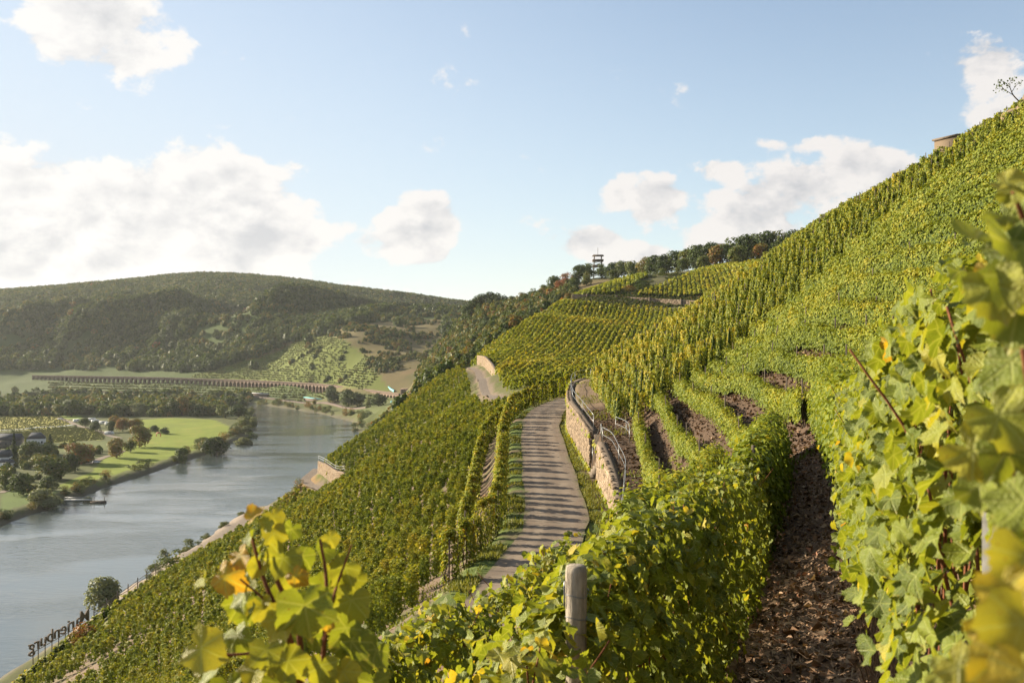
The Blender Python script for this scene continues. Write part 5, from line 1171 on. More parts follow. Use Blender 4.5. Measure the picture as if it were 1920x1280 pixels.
fe = empty('wooden_fence', fn[0], 'dark wooden post and rail fence along the brow beside the letters', 'fence'); f0 = np.array(fn[0])
for i, p in enumerate(fn): p = np.array(p)-f0; part('fence_post', [box((p[0], p[1], p[2]+.35), (.16, .16, 2.3+.3*(i % 2)), .4)], m_let, fe)
for k, h_ in enumerate((.55, 1.0)): part('fence_rail', [tube([np.array(p)-f0+[0, 0, h_] for p in fn], .06, 4)], m_let, fe)
tk = [P(u, v, Y) for u, v, Y in ((85, 1262, 136.9), (125, 1228, 143.7), (178, 1184, 150.5), (222, 1152, 157.4), (248, 1135, 160.9), (283, 1117, 164.4), (310, 1093, 171.4), (345, 1063, 178.6))]
mr = empty('monorail_track', tk[0], 'grey single rail track for the vineyard trolley running up the brow', 'rail track'); t0 = np.array(tk[0])
tk3 = [np.array(p)-t0+[0, 0, .25] for p in tk]
part('rail', [tube(tk3, .10, 6)], m_let, mr)
for p in tk3: part('support', [tube([p-[0, 0, 1.6], p], .05, 5)], m_let, mr)
# ------------------------------------------------------------------ trees
WIL_STOPS = [(0.0, (.05, .065, .025)), (.5, (.12, .14, .06)), (1, (.22, .23, .12))]
m_willow = leaf_material('willow_leaf', WIL_STOPS, trans=.3, rough=.6, spec=.2, vary=.1)
def crown_mesh(seed, kind='broad', n=1100, base=.5, var=.10):
    """crown of a tree of height 1 standing on z = 0; returns (crown mesh, trunk mesh)"""
    r = np.random.default_rng(seed)
    if kind == 'conifer':
        z = r.uniform(.06, 1, n); rad = (1-z)*.24*(.75+.35*np.sin(z*34+r.uniform(0, 6)))*np.sqrt(r.uniform(.35, 1, n)); a = r.uniform(0, 6.283, n)
        p = np.stack([np.cos(a)*rad, np.sin(a)*rad, z], 1); nrm = np.stack([np.cos(a), np.sin(a), np.full(n, .5)], 1)+r.normal(0, .35, (n, 3)); s = r.uniform(.05, .09, n)
        ti = np.full(n, base)
    else:
        if kind == 'willow': nb, H0, W = 14, .02, .40
        elif kind == 'bush': nb, H0, W = 10, -.06, .50
        else: nb, H0, W = 14, .08, .42
        cs = []
        for i in range(nb):
            zc = H0+.15+(.98-H0-.35)*r.random()**1.15; k = 1-abs((zc-H0)/(1-H0)-.42)*.75; a = r.uniform(0, 6.28); q = W*k*r.uniform(.25, .72); cs.append((math.cos(a)*q, math.sin(a)*q, zc, r.uniform(.17, .27)))
        cs.append((0, 0, .80, .2)); cs = np.array(cs); vol = cs[:, 3]**2; w = r.choice(len(cs), n, p=vol/vol.sum())
        d = r.normal(size=(n, 3)); d /= np.linalg.norm(d, axis=1, keepdims=True); d[:, 2] = np.abs(d[:, 2])*np.where(r.random(n) < .72, 1, -1)
        rr = cs[w, 3]*r.uniform(.72, 1.10, n); p = cs[w, :3]+d*rr[:, None]*np.array([1.05, 1.05, .9]); nrm = d+np.array([0, 0, .25])+r.normal(0, .35, (n, 3)); s = r.uniform(.045, .085, n)
        p[:, 2] = np.maximum(p[:, 2], .03); ti = base+r.normal(0, .05, len(cs))[w]
    ti = np.clip(ti+r.normal(0, var, n), .02, .99); V, Fc = kites(p, nrm, s, r, .2)
    cm = mesh_obj('tree_crown', V, Fc, m_willow if kind == 'willow' else m_tree, attrs={'tint': ('FACE', np.repeat(ti, 2))}, link=False)
    th = .55 if kind == 'broad' else (.9 if kind == 'conifer' else .4)
    L = np.array([(0, 0, -.06), (.005, .003, .1), (.015, -.01, th*.6), (.0, .01, th)]); ps = [tube(L, [.028, .022, .016, .006], 7)]
    if kind == 'broad':
        for i in range(4):
            a = i*1.6+r.uniform(0, .8); ps.append(tube([L[1]*.4+L[2]*.6, L[2]+np.array([math.cos(a)*.12, math.sin(a)*.12, .06]), L[3]+np.array([math.cos(a)*.24, math.sin(a)*.24, .10])], [.013, .009, .003], 5))
    V, fs = join(ps); tm = mesh_obj('tree_trunk', V, fs, m_bark, link=False); return cm, tm
TREES = {
    'green': [crown_mesh(500+i, 'broad', 1600, .40) for i in range(4)], 'olive': [crown_mesh(520+i, 'broad', 1600, .55) for i in range(4)], 'brown': [crown_mesh(540+i, 'broad', 1600, .78, .08) for i in range(3)],
    'red': [crown_mesh(560+i, 'broad', 1000, .93, .05) for i in range(2)], 'dark': [crown_mesh(580+i, 'broad', 1700, .22) for i in range(3)], 'conifer': [crown_mesh(600+i, 'conifer', 1000, .12, .06) for i in range(2)],
    'willow': [crown_mesh(620+i, 'willow', 2400, .64, .08) for i in range(3)], 'bush': [crown_mesh(640+i, 'bush', 900, .58) for i in range(4)], 'darkbush': [crown_mesh(660+i, 'bush', 700, .28) for i in range(3)], 'dry': [crown_mesh(680+i, 'bush', 600, .80, .07) for i in range(3)]}
def plant(x, y, h, w, kind, label, group=None, cat='tree', z=None):
    z = G1(x, y)-.1 if z is None else z
    cm, tm = TREES[kind][int(rng.integers(0, len(TREES[kind])))]; nm = {'conifer': 'conifer', 'willow': 'willow', 'bush': 'bush', 'darkbush': 'bush', 'dry': 'bush'}.get(kind, 'broadleaf_tree')
    o = empty(nm, (x, y, z), label, cat if 'bush' not in kind and kind != 'dry' else 'bush', group, rng.uniform(0, 6.28)); o.scale = (w, w, h)
    put('crown', cm, o); put('trunk', tm, o); return o
def valley(u, vb, hpx, wpx, kind, label, group=None, z=-72.6):
    Y = -z*F/(vb-CY); x = (u-CX)/F*Y; h = hpx/F*Y; w = wpx/F*Y/ (.82 if kind not in ('conifer',) else .5); return plant(x, Y, h, w, kind, label, group, z=G1(x, Y)-.15)
def z1(cx, by, h, w): return (cx/5.82, 720+by/5.82, h/5.82, w/5.82)
def z2(cx, by, h, w): return (300+cx/5.82, 680+by/5.82, h/5.82, w/5.82)
SPEC = [
    (z1(150, 850, 320, 105), 'conifer', 'tall dark cypress like conifer in front of the long grey roof'), (z1(545, 650, 110, 90), 'conifer', 'small dark conifer beside the white house'),
    (z1(330, 790, 170, 250), 'green', 'round green tree in front of the white house'), (z1(520, 780, 130, 170), 'green', 'lower green tree below the small dark conifer'),
    (z1(545, 1050, 290, 370), 'olive', 'broad tree with an orange tinted top near the meadow edge'), (z1(760, 960, 210, 200), 'dark', 'dark tree between the orange topped tree and the car'), (z1(850, 870, 240, 310), 'brown', 'wide brownish tree behind the parked silver car'),
    (z1(1270, 805, 220, 215), 'brown', 'brownish tree with a clear trunk standing on the meadow beside the lane'), (z1(1420, 745, 150, 150), 'olive', 'paler tree with a short trunk on the meadow'), (z1(1520, 690, 250, 240), 'brown', 'biggest brown green tree on the meadow casting a long shadow'),
    (z1(1480, 505, 140, 180), 'brown', 'brown tree behind the biggest meadow tree'), (z1(1340, 515, 160, 150), 'brown', 'rusty tree beside the campers'), (z1(1200, 525, 130, 105), 'dark', 'dark small tree in front of the campers'), (z1(1250, 480, 140, 150), 'brown', 'russet tree right behind the campers'),
    (z1(1040, 525, 130, 115), 'dark', 'dark green tree where the lane bends by the campers'), (z1(930, 475, 110, 120), 'dark', 'dark tree on the valley side of the campers'), (z1(1690, 535, 90, 95), 'dark', 'first small round tree by the red play frame'), (z1(1800, 545, 80, 105), 'dark', 'second small round tree by the red play frame'),
    (z1(60, 1150, 260, 200), 'olive', 'dark olive tree at the valley garden edge'), (z1(250, 1210, 250, 270), 'green', 'bushy tree behind the pale willow'), (z1(520, 1190, 190, 210), 'green', 'leafy tree between the willow and the meadow'), (z1(430, 900, 140, 260), 'olive', 'spreading tree with yellow tips in the gardens'),
    (z1(490, 1300, 200, 320), 'willow', 'large pale willow on the river bank by the jetty'), (z1(940, 1225, 115, 150), 'willow', 'small pale round willow bush behind the jetty'),
    (z2(610, 965, 250, 290), 'dark', 'big dark round tree on the river bank at the meadow tip'), (z2(240, 1050, 185, 140), 'green', 'single slim green tree on the river bank'), (z2(850, 610, 160, 210), 'dark', 'dark spreading tree at the river bend'), (z2(710, 600, 160, 170), 'olive', 'olive tree beside the dark tree at the river bend'),
    (z2(900, 690, 110, 125), 'willow', 'first pale willow on the inner bend'), (z2(940, 750, 95, 140), 'willow', 'second pale willow on the inner bend'), (z2(1000, 785, 110, 125), 'darkbush', 'dark bush at the tip of the inner bend'), (z2(910, 855, 125, 190), 'willow', 'third pale willow below the inner bend'),
    (z1(160, 112, 80, 75), 'willow', 'pale lone tree in front of the shaded hill'), (z1(1000, 122, 62, 55), 'brown', 'small orange tree by the railway bank'), (z1(500, 230, 60, 60), 'brown', 'yellow brown shrub tree in the far scrub')]
for q, kind, lab in SPEC: valley(*q, kind, lab)
belt = [z1(280, 315, 185, 160), z1(400, 315, 130, 170), z1(640, 352, 150, 160), z1(780, 350, 195, 250), z1(60, 305, 90, 140), z1(980, 335, 110, 160), z1(1100, 332, 90, 120), z1(1260, 345, 130, 210), z1(1400, 345, 150, 160), z1(1520, 345, 150, 210), z1(1640, 345, 130, 160), z1(1760, 335, 160, 210), z1(1880, 352, 200, 170),
        z2(240, 575, 220, 210), z2(330, 560, 150, 140), z2(430, 585, 150, 140), z2(520, 575, 140, 150), z2(610, 570, 140, 130), z1(450, 132, 70, 200), z1(330, 142, 60, 110), z1(760, 190, 70, 120), z1(1150, 170, 70, 130), z1(1320, 165, 75, 130), z1(1460, 200, 80, 140), z1(1600, 190, 80, 150), z1(1740, 180, 90, 150), z1(900, 150, 50, 90), z1(1200, 230, 80, 120), z1(600, 200, 60, 120), z1(130, 235, 60, 110), z1(1000, 240, 70, 120)]
for i, q in enumerate(belt): valley(*q, ('green', 'dark', 'olive', 'green', 'olive', 'dark', 'brown')[i % 7] if i % 9 else 'willow', 'tree in the wooded belt between the meadow and the railway bank', 'trees of the belt beyond the meadow')
for i, (cx, by, h) in enumerate([(340, 502, 55), (130, 522, 40), (530, 492, 30), (665, 487, 26), (425, 497, 25), (895, 560, 20), (1400, 915, 40), (180, 525, 26), (820, 480, 40)]): valley(*z1(cx, by, h, h*1.2), 'darkbush', 'small dark bush standing alone in the valley fields', 'lone bushes in the valley fields')
far_bank = [(z4[0]/5.82+560, 680+z4[1]/5.82, z4[2]/5.82, z4[3]/5.82, z4[4]) for z4 in [(370, 485, 170, 140, 'dark'), (540, 525, 215, 160, 'green'), (640, 525, 165, 160, 'dark'), (760, 425, 70, 70, 'dark'), (870, 590, 150, 180, 'dark'), (780, 570, 110, 110, 'olive'), (170, 470, 60, 45, 'brown'), (440, 330, 60, 50, 'dark')]]
for i, (u, v, h, w, k) in enumerate(far_bank): valley(u, v, h, w, k, 'tree on the far river bank below the viaduct', 'trees under the viaduct')
for i, (cx, by, h, w, k) in enumerate([(580, 412, 115, 140, 'willow'), (790, 392, 52, 75, 'dry'), (890, 425, 115, 75, 'olive'), (1355, 412, 60, 65, 'olive'), (1520, 425, 55, 70, 'bush'), (1690, 442, 45, 40, 'dry'), (1860, 455, 130, 110, 'dark')]): valley(*z2(cx, by, h, w), k, 'shrubby tree along the railway on the far bank', 'shrubs along the railway')
# bushes lining the banks
def bank_bushes(line, n, spread, hr, kinds, lab, grp, sgn):
    L = np.array(line, float); seg = np.linalg.norm(np.diff(L, axis=0), axis=1); cum = np.concatenate([[0], np.cumsum(seg)])
    for s in np.sort(rng.uniform(0, cum[-1], n)):
        i = min(np.searchsorted(cum, s, 'right')-1, len(seg)-1); t = (s-cum[i])/seg[i]; d = (L[i+1]-L[i])/seg[i]; p = L[i]+(L[i+1]-L[i])*t+np.array([-d[1], d[0]])*sgn*rng.uniform(*spread); h = rng.uniform(*hr)
        plant(p[0], p[1], h, h*rng.uniform(1.1, 1.7), kinds[int(rng.integers(0, len(kinds)))], lab, grp, cat='bush')
bank_bushes([(-207, 400), (-208, 470), (-209, 509), (-206, 583), (-204, 640)], 26, (1.5, 7), (2.5, 5.5), ('bush', 'darkbush', 'dry', 'bush'), 'bush lining the near river bank below the meadow', 'bushes along the meadow bank', 1)
bank_bushes([(-204, 640), (-203, 683), (-212, 814), (-231, 903)], 26, (2, 12), (4, 8), ('darkbush', 'bush', 'dry', 'willow'), 'thick bush on the river bank around the inner bend', 'bushes around the inner bend', 1)
bank_bushes([(-231, 903), (-268, 1037), (-301, 1125)], 16, (3, 14), (4, 8), ('bush', 'willow', 'darkbush'), 'bush on the inner bank toward the far reach', 'bushes on the far inner bank', 1)
bank_bushes([(-132, 823), (-150, 930), (-200, 1037), (-287, 1167), (-375, 1250)], 70, (1, 14), (3, 7), ('bush', 'dry', 'darkbush', 'bush', 'dry'), 'ochre and green bush along the outer river bank', 'bushes along the outer bank', -1)
for (u, v, h, w, k, lab) in [(196, 1141, 66, 62, 'willow', 'lone round grey green willow at the water edge below the letters'), (350, 1022, 26, 24, 'bush', 'larger bush at the gravel bank, farther one'), (308, 1040, 26, 20, 'bush', 'bush at the gravel bank, middle one'), (292, 1052, 16, 22, 'bush', 'low bush near the tip of the gravel bank'), (280, 1090, 26, 18, 'bush', 'thin bush at the near tip of the gravel bank'), (300, 1080, 14, 22, 'bush', 'low green shrub on the gravel near the fence')]:
    valley(u, v, h, w, k, lab, z=-73.5)
for i in range(18):
    Y = rng.uniform(330, 450); plant(-116.5+rng.uniform(-1.5, 1.5), Y, rng.uniform(1.2, 2.6), rng.uniform(2.5, 5), 'bush', 'low bush along the edge of the gravel bank', 'low bushes along the gravel bank', 'bush')
o = plant(-60.6, 140.5, 3.6, 4.4, 'dry', 'orange autumn bush below the letters on the brow', cat='bush')
o.children[0].data = crown_mesh(777, 'bush', 700, .95, .05)[0]
for (u, v, Y, h, w, k, lab) in [(545, 905, 213, 3.0, 5, 'dry', 'dry ochre shrub on the rocky knob beside the track bend'), (560, 890, 222, 3.0, 4, 'dry', 'ochre brush above the rocky knob'), (532, 912, 209, 2.4, 4, 'dry', 'low ochre brush at the foot of the rocky knob'), (330, 1075, 178, 4.5, 6.5, 'bush', 'green shrub on the brow above the fence end')]:
    x, y, z = P(u, v, Y); plant(x, y, h, w, k, lab, cat='bush')
# ridge trees beyond the upper vineyard
RT = [(1040, 530, 760, 13, 'green'), (1062, 520, 765, 12, 'red'), (1050, 545, 740, 10, 'red'), (1085, 512, 770, 14, 'green'), (1105, 508, 780, 13, 'olive'), (1128, 512, 760, 12, 'green'), (1148, 510, 745, 13, 'dark'), (1165, 506, 740, 14, 'olive'), (1185, 508, 720, 14, 'olive'), (1210, 504, 700, 15, 'brown'), (1228, 500, 690, 15, 'green'), (1250, 500, 660, 14, 'dark'), (1268, 494, 655, 15, 'green'), (1290, 490, 640, 15, 'olive'), (1310, 486, 630, 16, 'green'), (1332, 482, 620, 17, 'dark'), (1350, 478, 615, 15, 'brown'), (1372, 474, 610, 18, 'green'), (1395, 472, 605, 18, 'dark'), (1418, 470, 600, 18, 'green'), (1440, 468, 596, 18, 'green'), (1462, 466, 592, 17, 'olive'), (1484, 464, 588, 16, 'dark'), (1506, 462, 585, 15, 'green'), (1385, 486, 585, 12, 'olive'), (1425, 482, 580, 11, 'brown'), (1455, 480, 578, 11, 'green'), (1240, 512, 640, 9, 'dark'), (1150, 522, 720, 9, 'olive'), (1100, 526, 730, 10, 'olive'), (1075, 535, 730, 9, 'green'), (1020, 545, 780, 9, 'olive'), (1000, 552, 795, 9, 'green'), (980, 556, 810, 8, 'brown'), (960, 560, 830, 8, 'olive'), (1018, 552, 770, 7, 'brown'), (1320, 498, 610, 9, 'olive'), (1280, 505, 630, 8, 'green'), (1305, 500, 620, 8, 'dark')]
for u, v, Y, h, k in RT:
    x = (u-CX)/F*Y; red = k == 'red'
    plant(x, Y, h, h*rng.uniform(1.0, 1.25), k, 'rusty autumn tree on the ridge left of the tower' if red else 'tree of the wood along the ridge above the upper vineyard', 'rusty ridge trees' if red else 'trees along the ridge')
for (u, Y, h) in [(880, 880, 14), (893, 882, 16), (906, 880, 17), (920, 876, 17), (933, 872, 15), (945, 866, 12), (900, 868, 10), (918, 862, 10), (884, 868, 9)]:
    plant((u-CX)/F*Y, Y, h, h*1.1, 'dark', 'dark tree of the clump on the spur ridge', 'dark clump on the spur ridge')
for (u, v, Y, w) in [(1180, 556, 492, 7), (1196, 552, 500, 6), (1160, 548, 505, 6), (1205, 545, 510, 7), (1240, 520, 560, 7), (1225, 528, 545, 6), (1270, 515, 560, 7), (1150, 556, 492, 6), (1215, 552, 498, 5)]:
    plant((u-CX)/F*Y, Y, w*.55, w, ('bush', 'dry', 'darkbush')[int(rng.integers(0, 3))], 'shrub in the overgrown strip between the two upper vineyards', 'shrubs of the overgrown strip', 'bush')
# thin crooked tree on the crag at the top right
ct = P(1912, 196, 78); tr = empty('crooked_tree', ct, 'thin crooked tree with sparse leaves on the rock outcrop', 'tree')
trunk_l = [(.3, 0, -.6), (.05, 0, .1), (-.45, .1, .75), (-.75, 0, 1.3)]; ps = [cane_tube(trunk_l, .07, .03, 6)]
twigs = [((-.45, .1, .75), (-1.2, 0, 1.15), (-1.75, .1, 1.25)), ((-.75, 0, 1.3), (-1.1, .1, 1.75), (-1.5, 0, 1.85)), ((-.6, 0, 1.0), (-.2, .1, 1.55), (.15, 0, 1.7)), ((-.75, 0, 1.3), (-.7, .1, 1.75), (-.45, .1, 2.1)), ((-1.2, 0, 1.15), (-1.5, 0, 1.5), (-1.7, .1, 1.6))]
for t in twigs: ps.append(cane_tube(t, .028, .008, 5))
part('trunk', ps, m_bark, tr, True); pc = np.concatenate([np.array(t)[1:]+rng.normal(0, .14, (2, 3)) for t in twigs for _ in range(9)]); V, Fc = kites(pc, rng.normal(size=pc.shape), rng.uniform(.10, .2, len(pc)), rng); mesh_obj('crown', V, Fc, m_tree, tr, attrs={'tint': ('FACE', np.full(len(Fc), .5))})

# ---- scrub on the spur and woods on the far hills: masses nobody could count
BL = []
for i, (b_, v_) in enumerate([(.30, .1), (.42, .1), (.52, .1), (.34, .08), (.80, .08), (.90, .06), (.66, .1), (.62, .08)]):
    r = np.random.default_rng(900+i); n = 150; d = r.normal(size=(n, 3)); d /= np.linalg.norm(d, axis=1, keepdims=True); d[:, 2] = np.abs(d[:, 2]); q = 1+.18*np.sin(d[:, 0]*5+i)*np.sin(d[:, 1]*4+1); p = d*q[:, None]*np.array([.5, .5, .75])+[0, 0, .15]
    V, Fc = kites(p, d+r.normal(0, .4, (n, 3)), r.uniform(.16, .28, n), r, .2); ti = np.repeat(np.clip(b_+r.normal(0, v_, n), .02, .98), 2)
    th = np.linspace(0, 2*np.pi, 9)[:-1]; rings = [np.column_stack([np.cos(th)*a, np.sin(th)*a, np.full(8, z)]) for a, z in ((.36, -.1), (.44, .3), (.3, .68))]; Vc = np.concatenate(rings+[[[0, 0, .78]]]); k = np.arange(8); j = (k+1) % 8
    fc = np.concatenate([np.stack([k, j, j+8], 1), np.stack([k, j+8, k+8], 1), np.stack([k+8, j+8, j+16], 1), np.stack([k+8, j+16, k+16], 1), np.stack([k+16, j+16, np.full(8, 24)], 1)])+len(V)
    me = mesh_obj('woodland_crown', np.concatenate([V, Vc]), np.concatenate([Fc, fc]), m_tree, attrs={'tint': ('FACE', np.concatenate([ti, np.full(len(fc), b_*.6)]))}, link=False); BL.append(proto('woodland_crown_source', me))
def sample(x0, x1, y0, y1, n): return rng.uniform(x0, x1, n), rng.uniform(y0, y1, n)
# far forest
x, y = sample(-1500, 500, 1400, 3000, 110000); z = height(x, y); u, v = pix(x, y, z)
w = (u > -150) & (u < 1150) & (y > 1400); op = in_poly(u, v, FAR_VINE) | in_poly(u, v, FAR_FALLOW) | in_poly(u, v, FAR_LOW) 
op &= y < 1900; thin = sst(vnoise(x, y, 90, 61), .0, .5)*(z < 60)*(y < 2050); dens = np.where(op, .012, 1.0)*(1-.62*thin)*np.clip((3400-y)/900, .45, 1); dens *= (z > -45)
kp = w & (rng.random(len(x)) < dens*.62); x, y, z, thin = x[kp], y[kp], z[kp], thin[kp]; print('forest', len(x))
pk = rng.choice(7, len(x), p=[.36, .30, .11, .19, .008, .002, .03]); pk = np.where((thin > .4) & (rng.random(len(x)) < .5), 6, pk)
scatter_stuff('far_forest', np.column_stack([x, y, z-.5]), rng.uniform(9.5, 17, len(x))*np.where(thin > .4, .6, 1), rng.uniform(0, 6.28, len(x)), BL, pk, 'dense woods covering the hills beyond the river')
# conifer stand on the far shoulder
x, y = sample(-300, -60, 1760, 1900, 2600); z = height(x, y); u, v = pix(x, y, z); kp = (u > 662) & (u < 800) & (v > 578) & (v < 607); x, y, z = x[kp], y[kp], z[kp]
scatter_stuff('conifer_stand', np.column_stack([x, y, z-1]), rng.uniform(17, 24, len(x)), rng.uniform(0, 6.28, len(x)), [proto('conifer_source', TREES['conifer'][i][0]) for i in range(2)], rng.integers(0, 2, len(x)), 'stand of dark conifers on the shoulder of the far hill')
# scrub spur
x, y = sample(-170, 90, 325, 1010, 26000); z = height(x, y); u, v = pix(x, y, z)
kp = (z > -66) & (u > 690) & (u < 1080) & ~in_poly(u, v, [(868, 692), (905, 660), (950, 628), (1000, 597), (1062, 560), (1100, 700), (900, 760)]) & (vnoise(x, y, 26, 62) > -.65); kp &= ~((u > 1065) & (y < 660)); kp &= ~((u < 792) & (y > 560) & (v > 708)) & ~in_poly(u, v, [(975, 612), (1030, 575), (1062, 556), (1066, 566), (1010, 600), (985, 620)])
x, y, z = x[kp], y[kp], z[kp]; n_ = vnoise(x, y, 40, 63); sc_ = np.where(y > 850, 1.3, 1)*rng.gamma(4, .75, len(x)).clip(1.2, 6.5); print('scrub', len(x))
scatter_stuff('scrub', np.column_stack([x, y, z-.2]), sc_, rng.uniform(0, 6.28, len(x)), BL, np.where(n_ > .35, rng.choice([4, 5, 6, 1], len(x), p=[.14, .04, .48, .34]), rng.choice([0, 1, 2, 6, 4, 5], len(x), p=[.22, .30, .27, .17, .03, .01])), 'mixed scrub covering the spur that runs down to the river')
x, y = sample(18, 110, 440, 560, 9000); z = height(x, y); u, v = pix(x, y, z); kp = (u > 1062) & (u < 1330) & (v < 576) & (v > 508) & ((vnoise(x, y, 8, 81) > -.1) | (v > 545)); x, y, z = x[kp], y[kp], z[kp]
scatter_stuff('bank_weeds', np.column_stack([x, y, z-.1]), rng.uniform(.4, 1.1, len(x)), rng.uniform(0, 6.28, len(x)), BL, rng.choice([1, 2, 6, 7, 4], len(x), p=[.2, .3, .2, .2, .1]), 'weeds on the banks around the long upper wall')
x, y = sample(-330, -90, 1150, 1560, 9000); z = height(x, y); u, v = pix(x, y, z); kp = (in_poly(u, v, [(690, 668), (745, 690), (782, 730), (735, 738), (705, 700)]) | in_poly(u, v, [(455, 660), (480, 635), (520, 622), (560, 628), (545, 645), (505, 668), (465, 678)]) | ((in_poly(u, v, FAR_FALLOW)) & (vnoise(x, y, 30, 64)*.6+vnoise(x, y, 8, 67)*.6 > .12)) | ((in_poly(u, v, FAR_VINE)) & (np.abs(vnoise(x, y, 40, 65)) < .035)))
x, y, z = x[kp], y[kp], z[kp]; scatter_stuff('far_scrub', np.column_stack([x, y, z-.2]), rng.gamma(3, 1.1, len(x)).clip(1.2, 6.5), rng.uniform(0, 6.28, len(x)), BL, rng.choice([0, 1, 2, 6, 4], len(x)), 'scrub on the far vineyard slope')
# vine rows of the far vineyards across the river
fv = []
for poly, y0, y1, dzv, seed in ((FAR_VINE, 1100, 1560, 2.6, 1), (FAR_LOW, 1000, 1520, 2.4, 2)):
    x, y = sample(-760, -90, y0, y1, 60000); z = height(x, y); u, v = pix(x, y, z); k = in_poly(u, v, poly) & (z > -70) & ((z/ dzv) % 1 < .42) & (vnoise(x, y, 50, 66+seed) > -.7); fv.append(np.column_stack([x[k], y[k], z[k]]))
fv = np.concatenate(fv); scatter_stuff('far_vines', fv, rng.uniform(1.1, 1.9, len(fv)), rng.uniform(0, 6.28, len(fv)), BL, rng.choice([2, 6, 7], len(fv), p=[.35, .35, .3]), 'rows of vines on the slopes across the river')
# vineyard rows in the valley fields
fv = []
for q in ([(0, 770), (60, 775), (110, 780), (140, 792), (120, 803), (0, 808)], [(0, 812), (130, 801), (190, 806), (197, 824), (100, 830), (0, 830)]):
    pl = np.array([on_plane(*t, z=-72.6) for t in q]); x, y = sample(pl[:, 0].min(), pl[:, 0].max(), pl[:, 1].min(), pl[:, 1].max(), 22000); k = in_poly(x, y, pl) & (((x*.35+y)/3.4) % 1 < .3); fv.append(np.column_stack([x[k], y[k], height(x[k], y[k])]))
fv = np.concatenate(fv); scatter_stuff('valley_vines', fv, rng.uniform(.5, .85, len(fv)), rng.uniform(0, 6.28, len(fv)), BL, np.full(len(fv), 7), 'yellow green vines in the flat valley fields')

# the low wood between the meadow and the railway, behind the trees one can tell apart
x, y = sample(-700, -290, 960, 1330, 9000); z = height(x, y); u, v = pix(x, y, z); k = (z > -73.6) & (z < -66) & (u < 470) & (u > -60) & (v > 741) & ((v < 781-.02*np.maximum(u, 0)) | ((u > 150) & (v < 784))) & (vnoise(x, y, 26, 71)+.5*vnoise(x, y, 9, 73) > .02) & (seg_dist(x, y, river_poly, True) > 6)
scatter_stuff('valley_wood', np.column_stack([x[k], y[k], z[k]-.3]), rng.gamma(3, 2.2, k.sum()).clip(2.0, 12), rng.uniform(0, 6.28, k.sum()), BL, rng.choice([0, 1, 2, 3, 4, 6], k.sum(), p=[.20, .24, .24, .10, .08, .14]), 'thick low wood and scrub between the meadow and the railway bank')
x, y = sample(-330, -205, 430, 800, 900); z = height(x, y); u, v = pix(x, y, z); k = (z > -73.3) & in_poly(u, v, [(-40, 850), (60, 845), (110, 830), (190, 842), (185, 858), (120, 890), (90, 925), (-40, 925)]) & (vnoise(x, y, 20, 72) > -.3)
scatter_stuff('garden_shrubs', np.column_stack([x[k], y[k], z[k]-.3]), rng.uniform(2, 5, k.sum()), rng.uniform(0, 6.28, k.sum()), BL, rng.choice([0, 1, 2, 6], k.sum()), 'hedges and shrubs of the riverside gardens')
# ------------------------------------------------------------------ viaduct and its portal
m_red, b = new_mat('red_sandstone'); n1 = b.noise(pos(b), .6, 6, .6); finish(b, principled(b, b.ramp(n1, [(.3, (.14, .095, .072)), (.7, (.27, .195, .155))]), .9, .15))
m_ballast, b = new_mat('ballast'); finish(b, principled(b, (.13, .10, .085), .95, .1))
VL = smooth_line([P(u, v, Y) for u, v, Y in ((60, 705, 1530), (150, 706, 1490), (270, 708, 1440), (400, 712, 1385), (500, 715.5, 1310), (600, 721, 1225), (680, 731, 1120), (748, 739.5, 1030))], 40)
seg = np.linalg.norm(np.diff(VL, axis=0), axis=1); cum = np.concatenate([[0], np.cumsum(seg)]); TOT = cum[-1]; NA = int(TOT/8.54); PT = TOT/NA
def vat(s): return np.array([np.interp(s, cum, VL[:, i]) for i in range(3)])
vd = empty('viaduct', vat(TOT/2), 'long low red stone railway viaduct with many arches across the far slope', 'viaduct'); v0 = vat(TOT/2)
Vq, Fq_, k = [], [], 0
def quad(a, b_, c, d):
    global k
    Vq.extend([a, b_, c, d]); Fq_.append((k, k+1, k+2, k+3)); k += 4
for i in range(NA):
    s0, s1 = i*PT, (i+1)*PT; p0, p1 = vat(s0), vat(s1); d = (p1-p0)/PT; nrm = np.array([d[1], -d[0], 0]); nrm /= np.linalg.norm(nrm); hh_ = 6.5; pw_ = 1.25
    q = [s0+pw_/2, s1-pw_/2]; na = 8; arch = [(q[0]+(q[1]-q[0])*j/na, -1.4-(1-math.sin(math.pi*j/na))*2.6) for j in range(na+1)]; arch = [(q[0], -hh_-5)]+arch+[(q[1], -hh_-5)]
    for side in (0, 5.0):
        pt = lambda s, z: tuple(vat(s)+nrm*(-side)+np.array([0, 0, z])-v0)
        prof = arch
        quad(pt(s0, -.0), pt(s0, -hh_-5), pt(q[0], -hh_-5), pt(q[0], 0)); quad(pt(q[1], 0), pt(q[1], -hh_-5), pt(s1, -hh_-5), pt(s1, 0))
        for (a, za), (c, zc) in zip(prof[1:-2], prof[2:-1]): quad(pt(a, 0), pt(a, za), pt(c, zc), pt(c, 0))
    pt2 = lambda s, z, sd_: tuple(vat(s)+nrm*(-sd_)+np.array([0, 0, z])-v0)
    for (a, za), (c, zc) in zip(prof[:-1], prof[1:]): quad(pt2(a, za, 0), pt2(c, zc, 0), pt2(c, zc, 5.0), pt2(a, za, 5.0))
o = mesh_obj('arcade', np.array(Vq), np.array(Fq_), m_red, vd)
dk = np.array([vat(s) for s in np.linspace(0, TOT, 90)]); dd = np.gradient(dk, axis=0); nn_ = np.stack([dd[:, 1], -dd[:, 0], 0*dd[:, 0]], 1); nn_ /= np.linalg.norm(nn_, axis=1, keepdims=True)
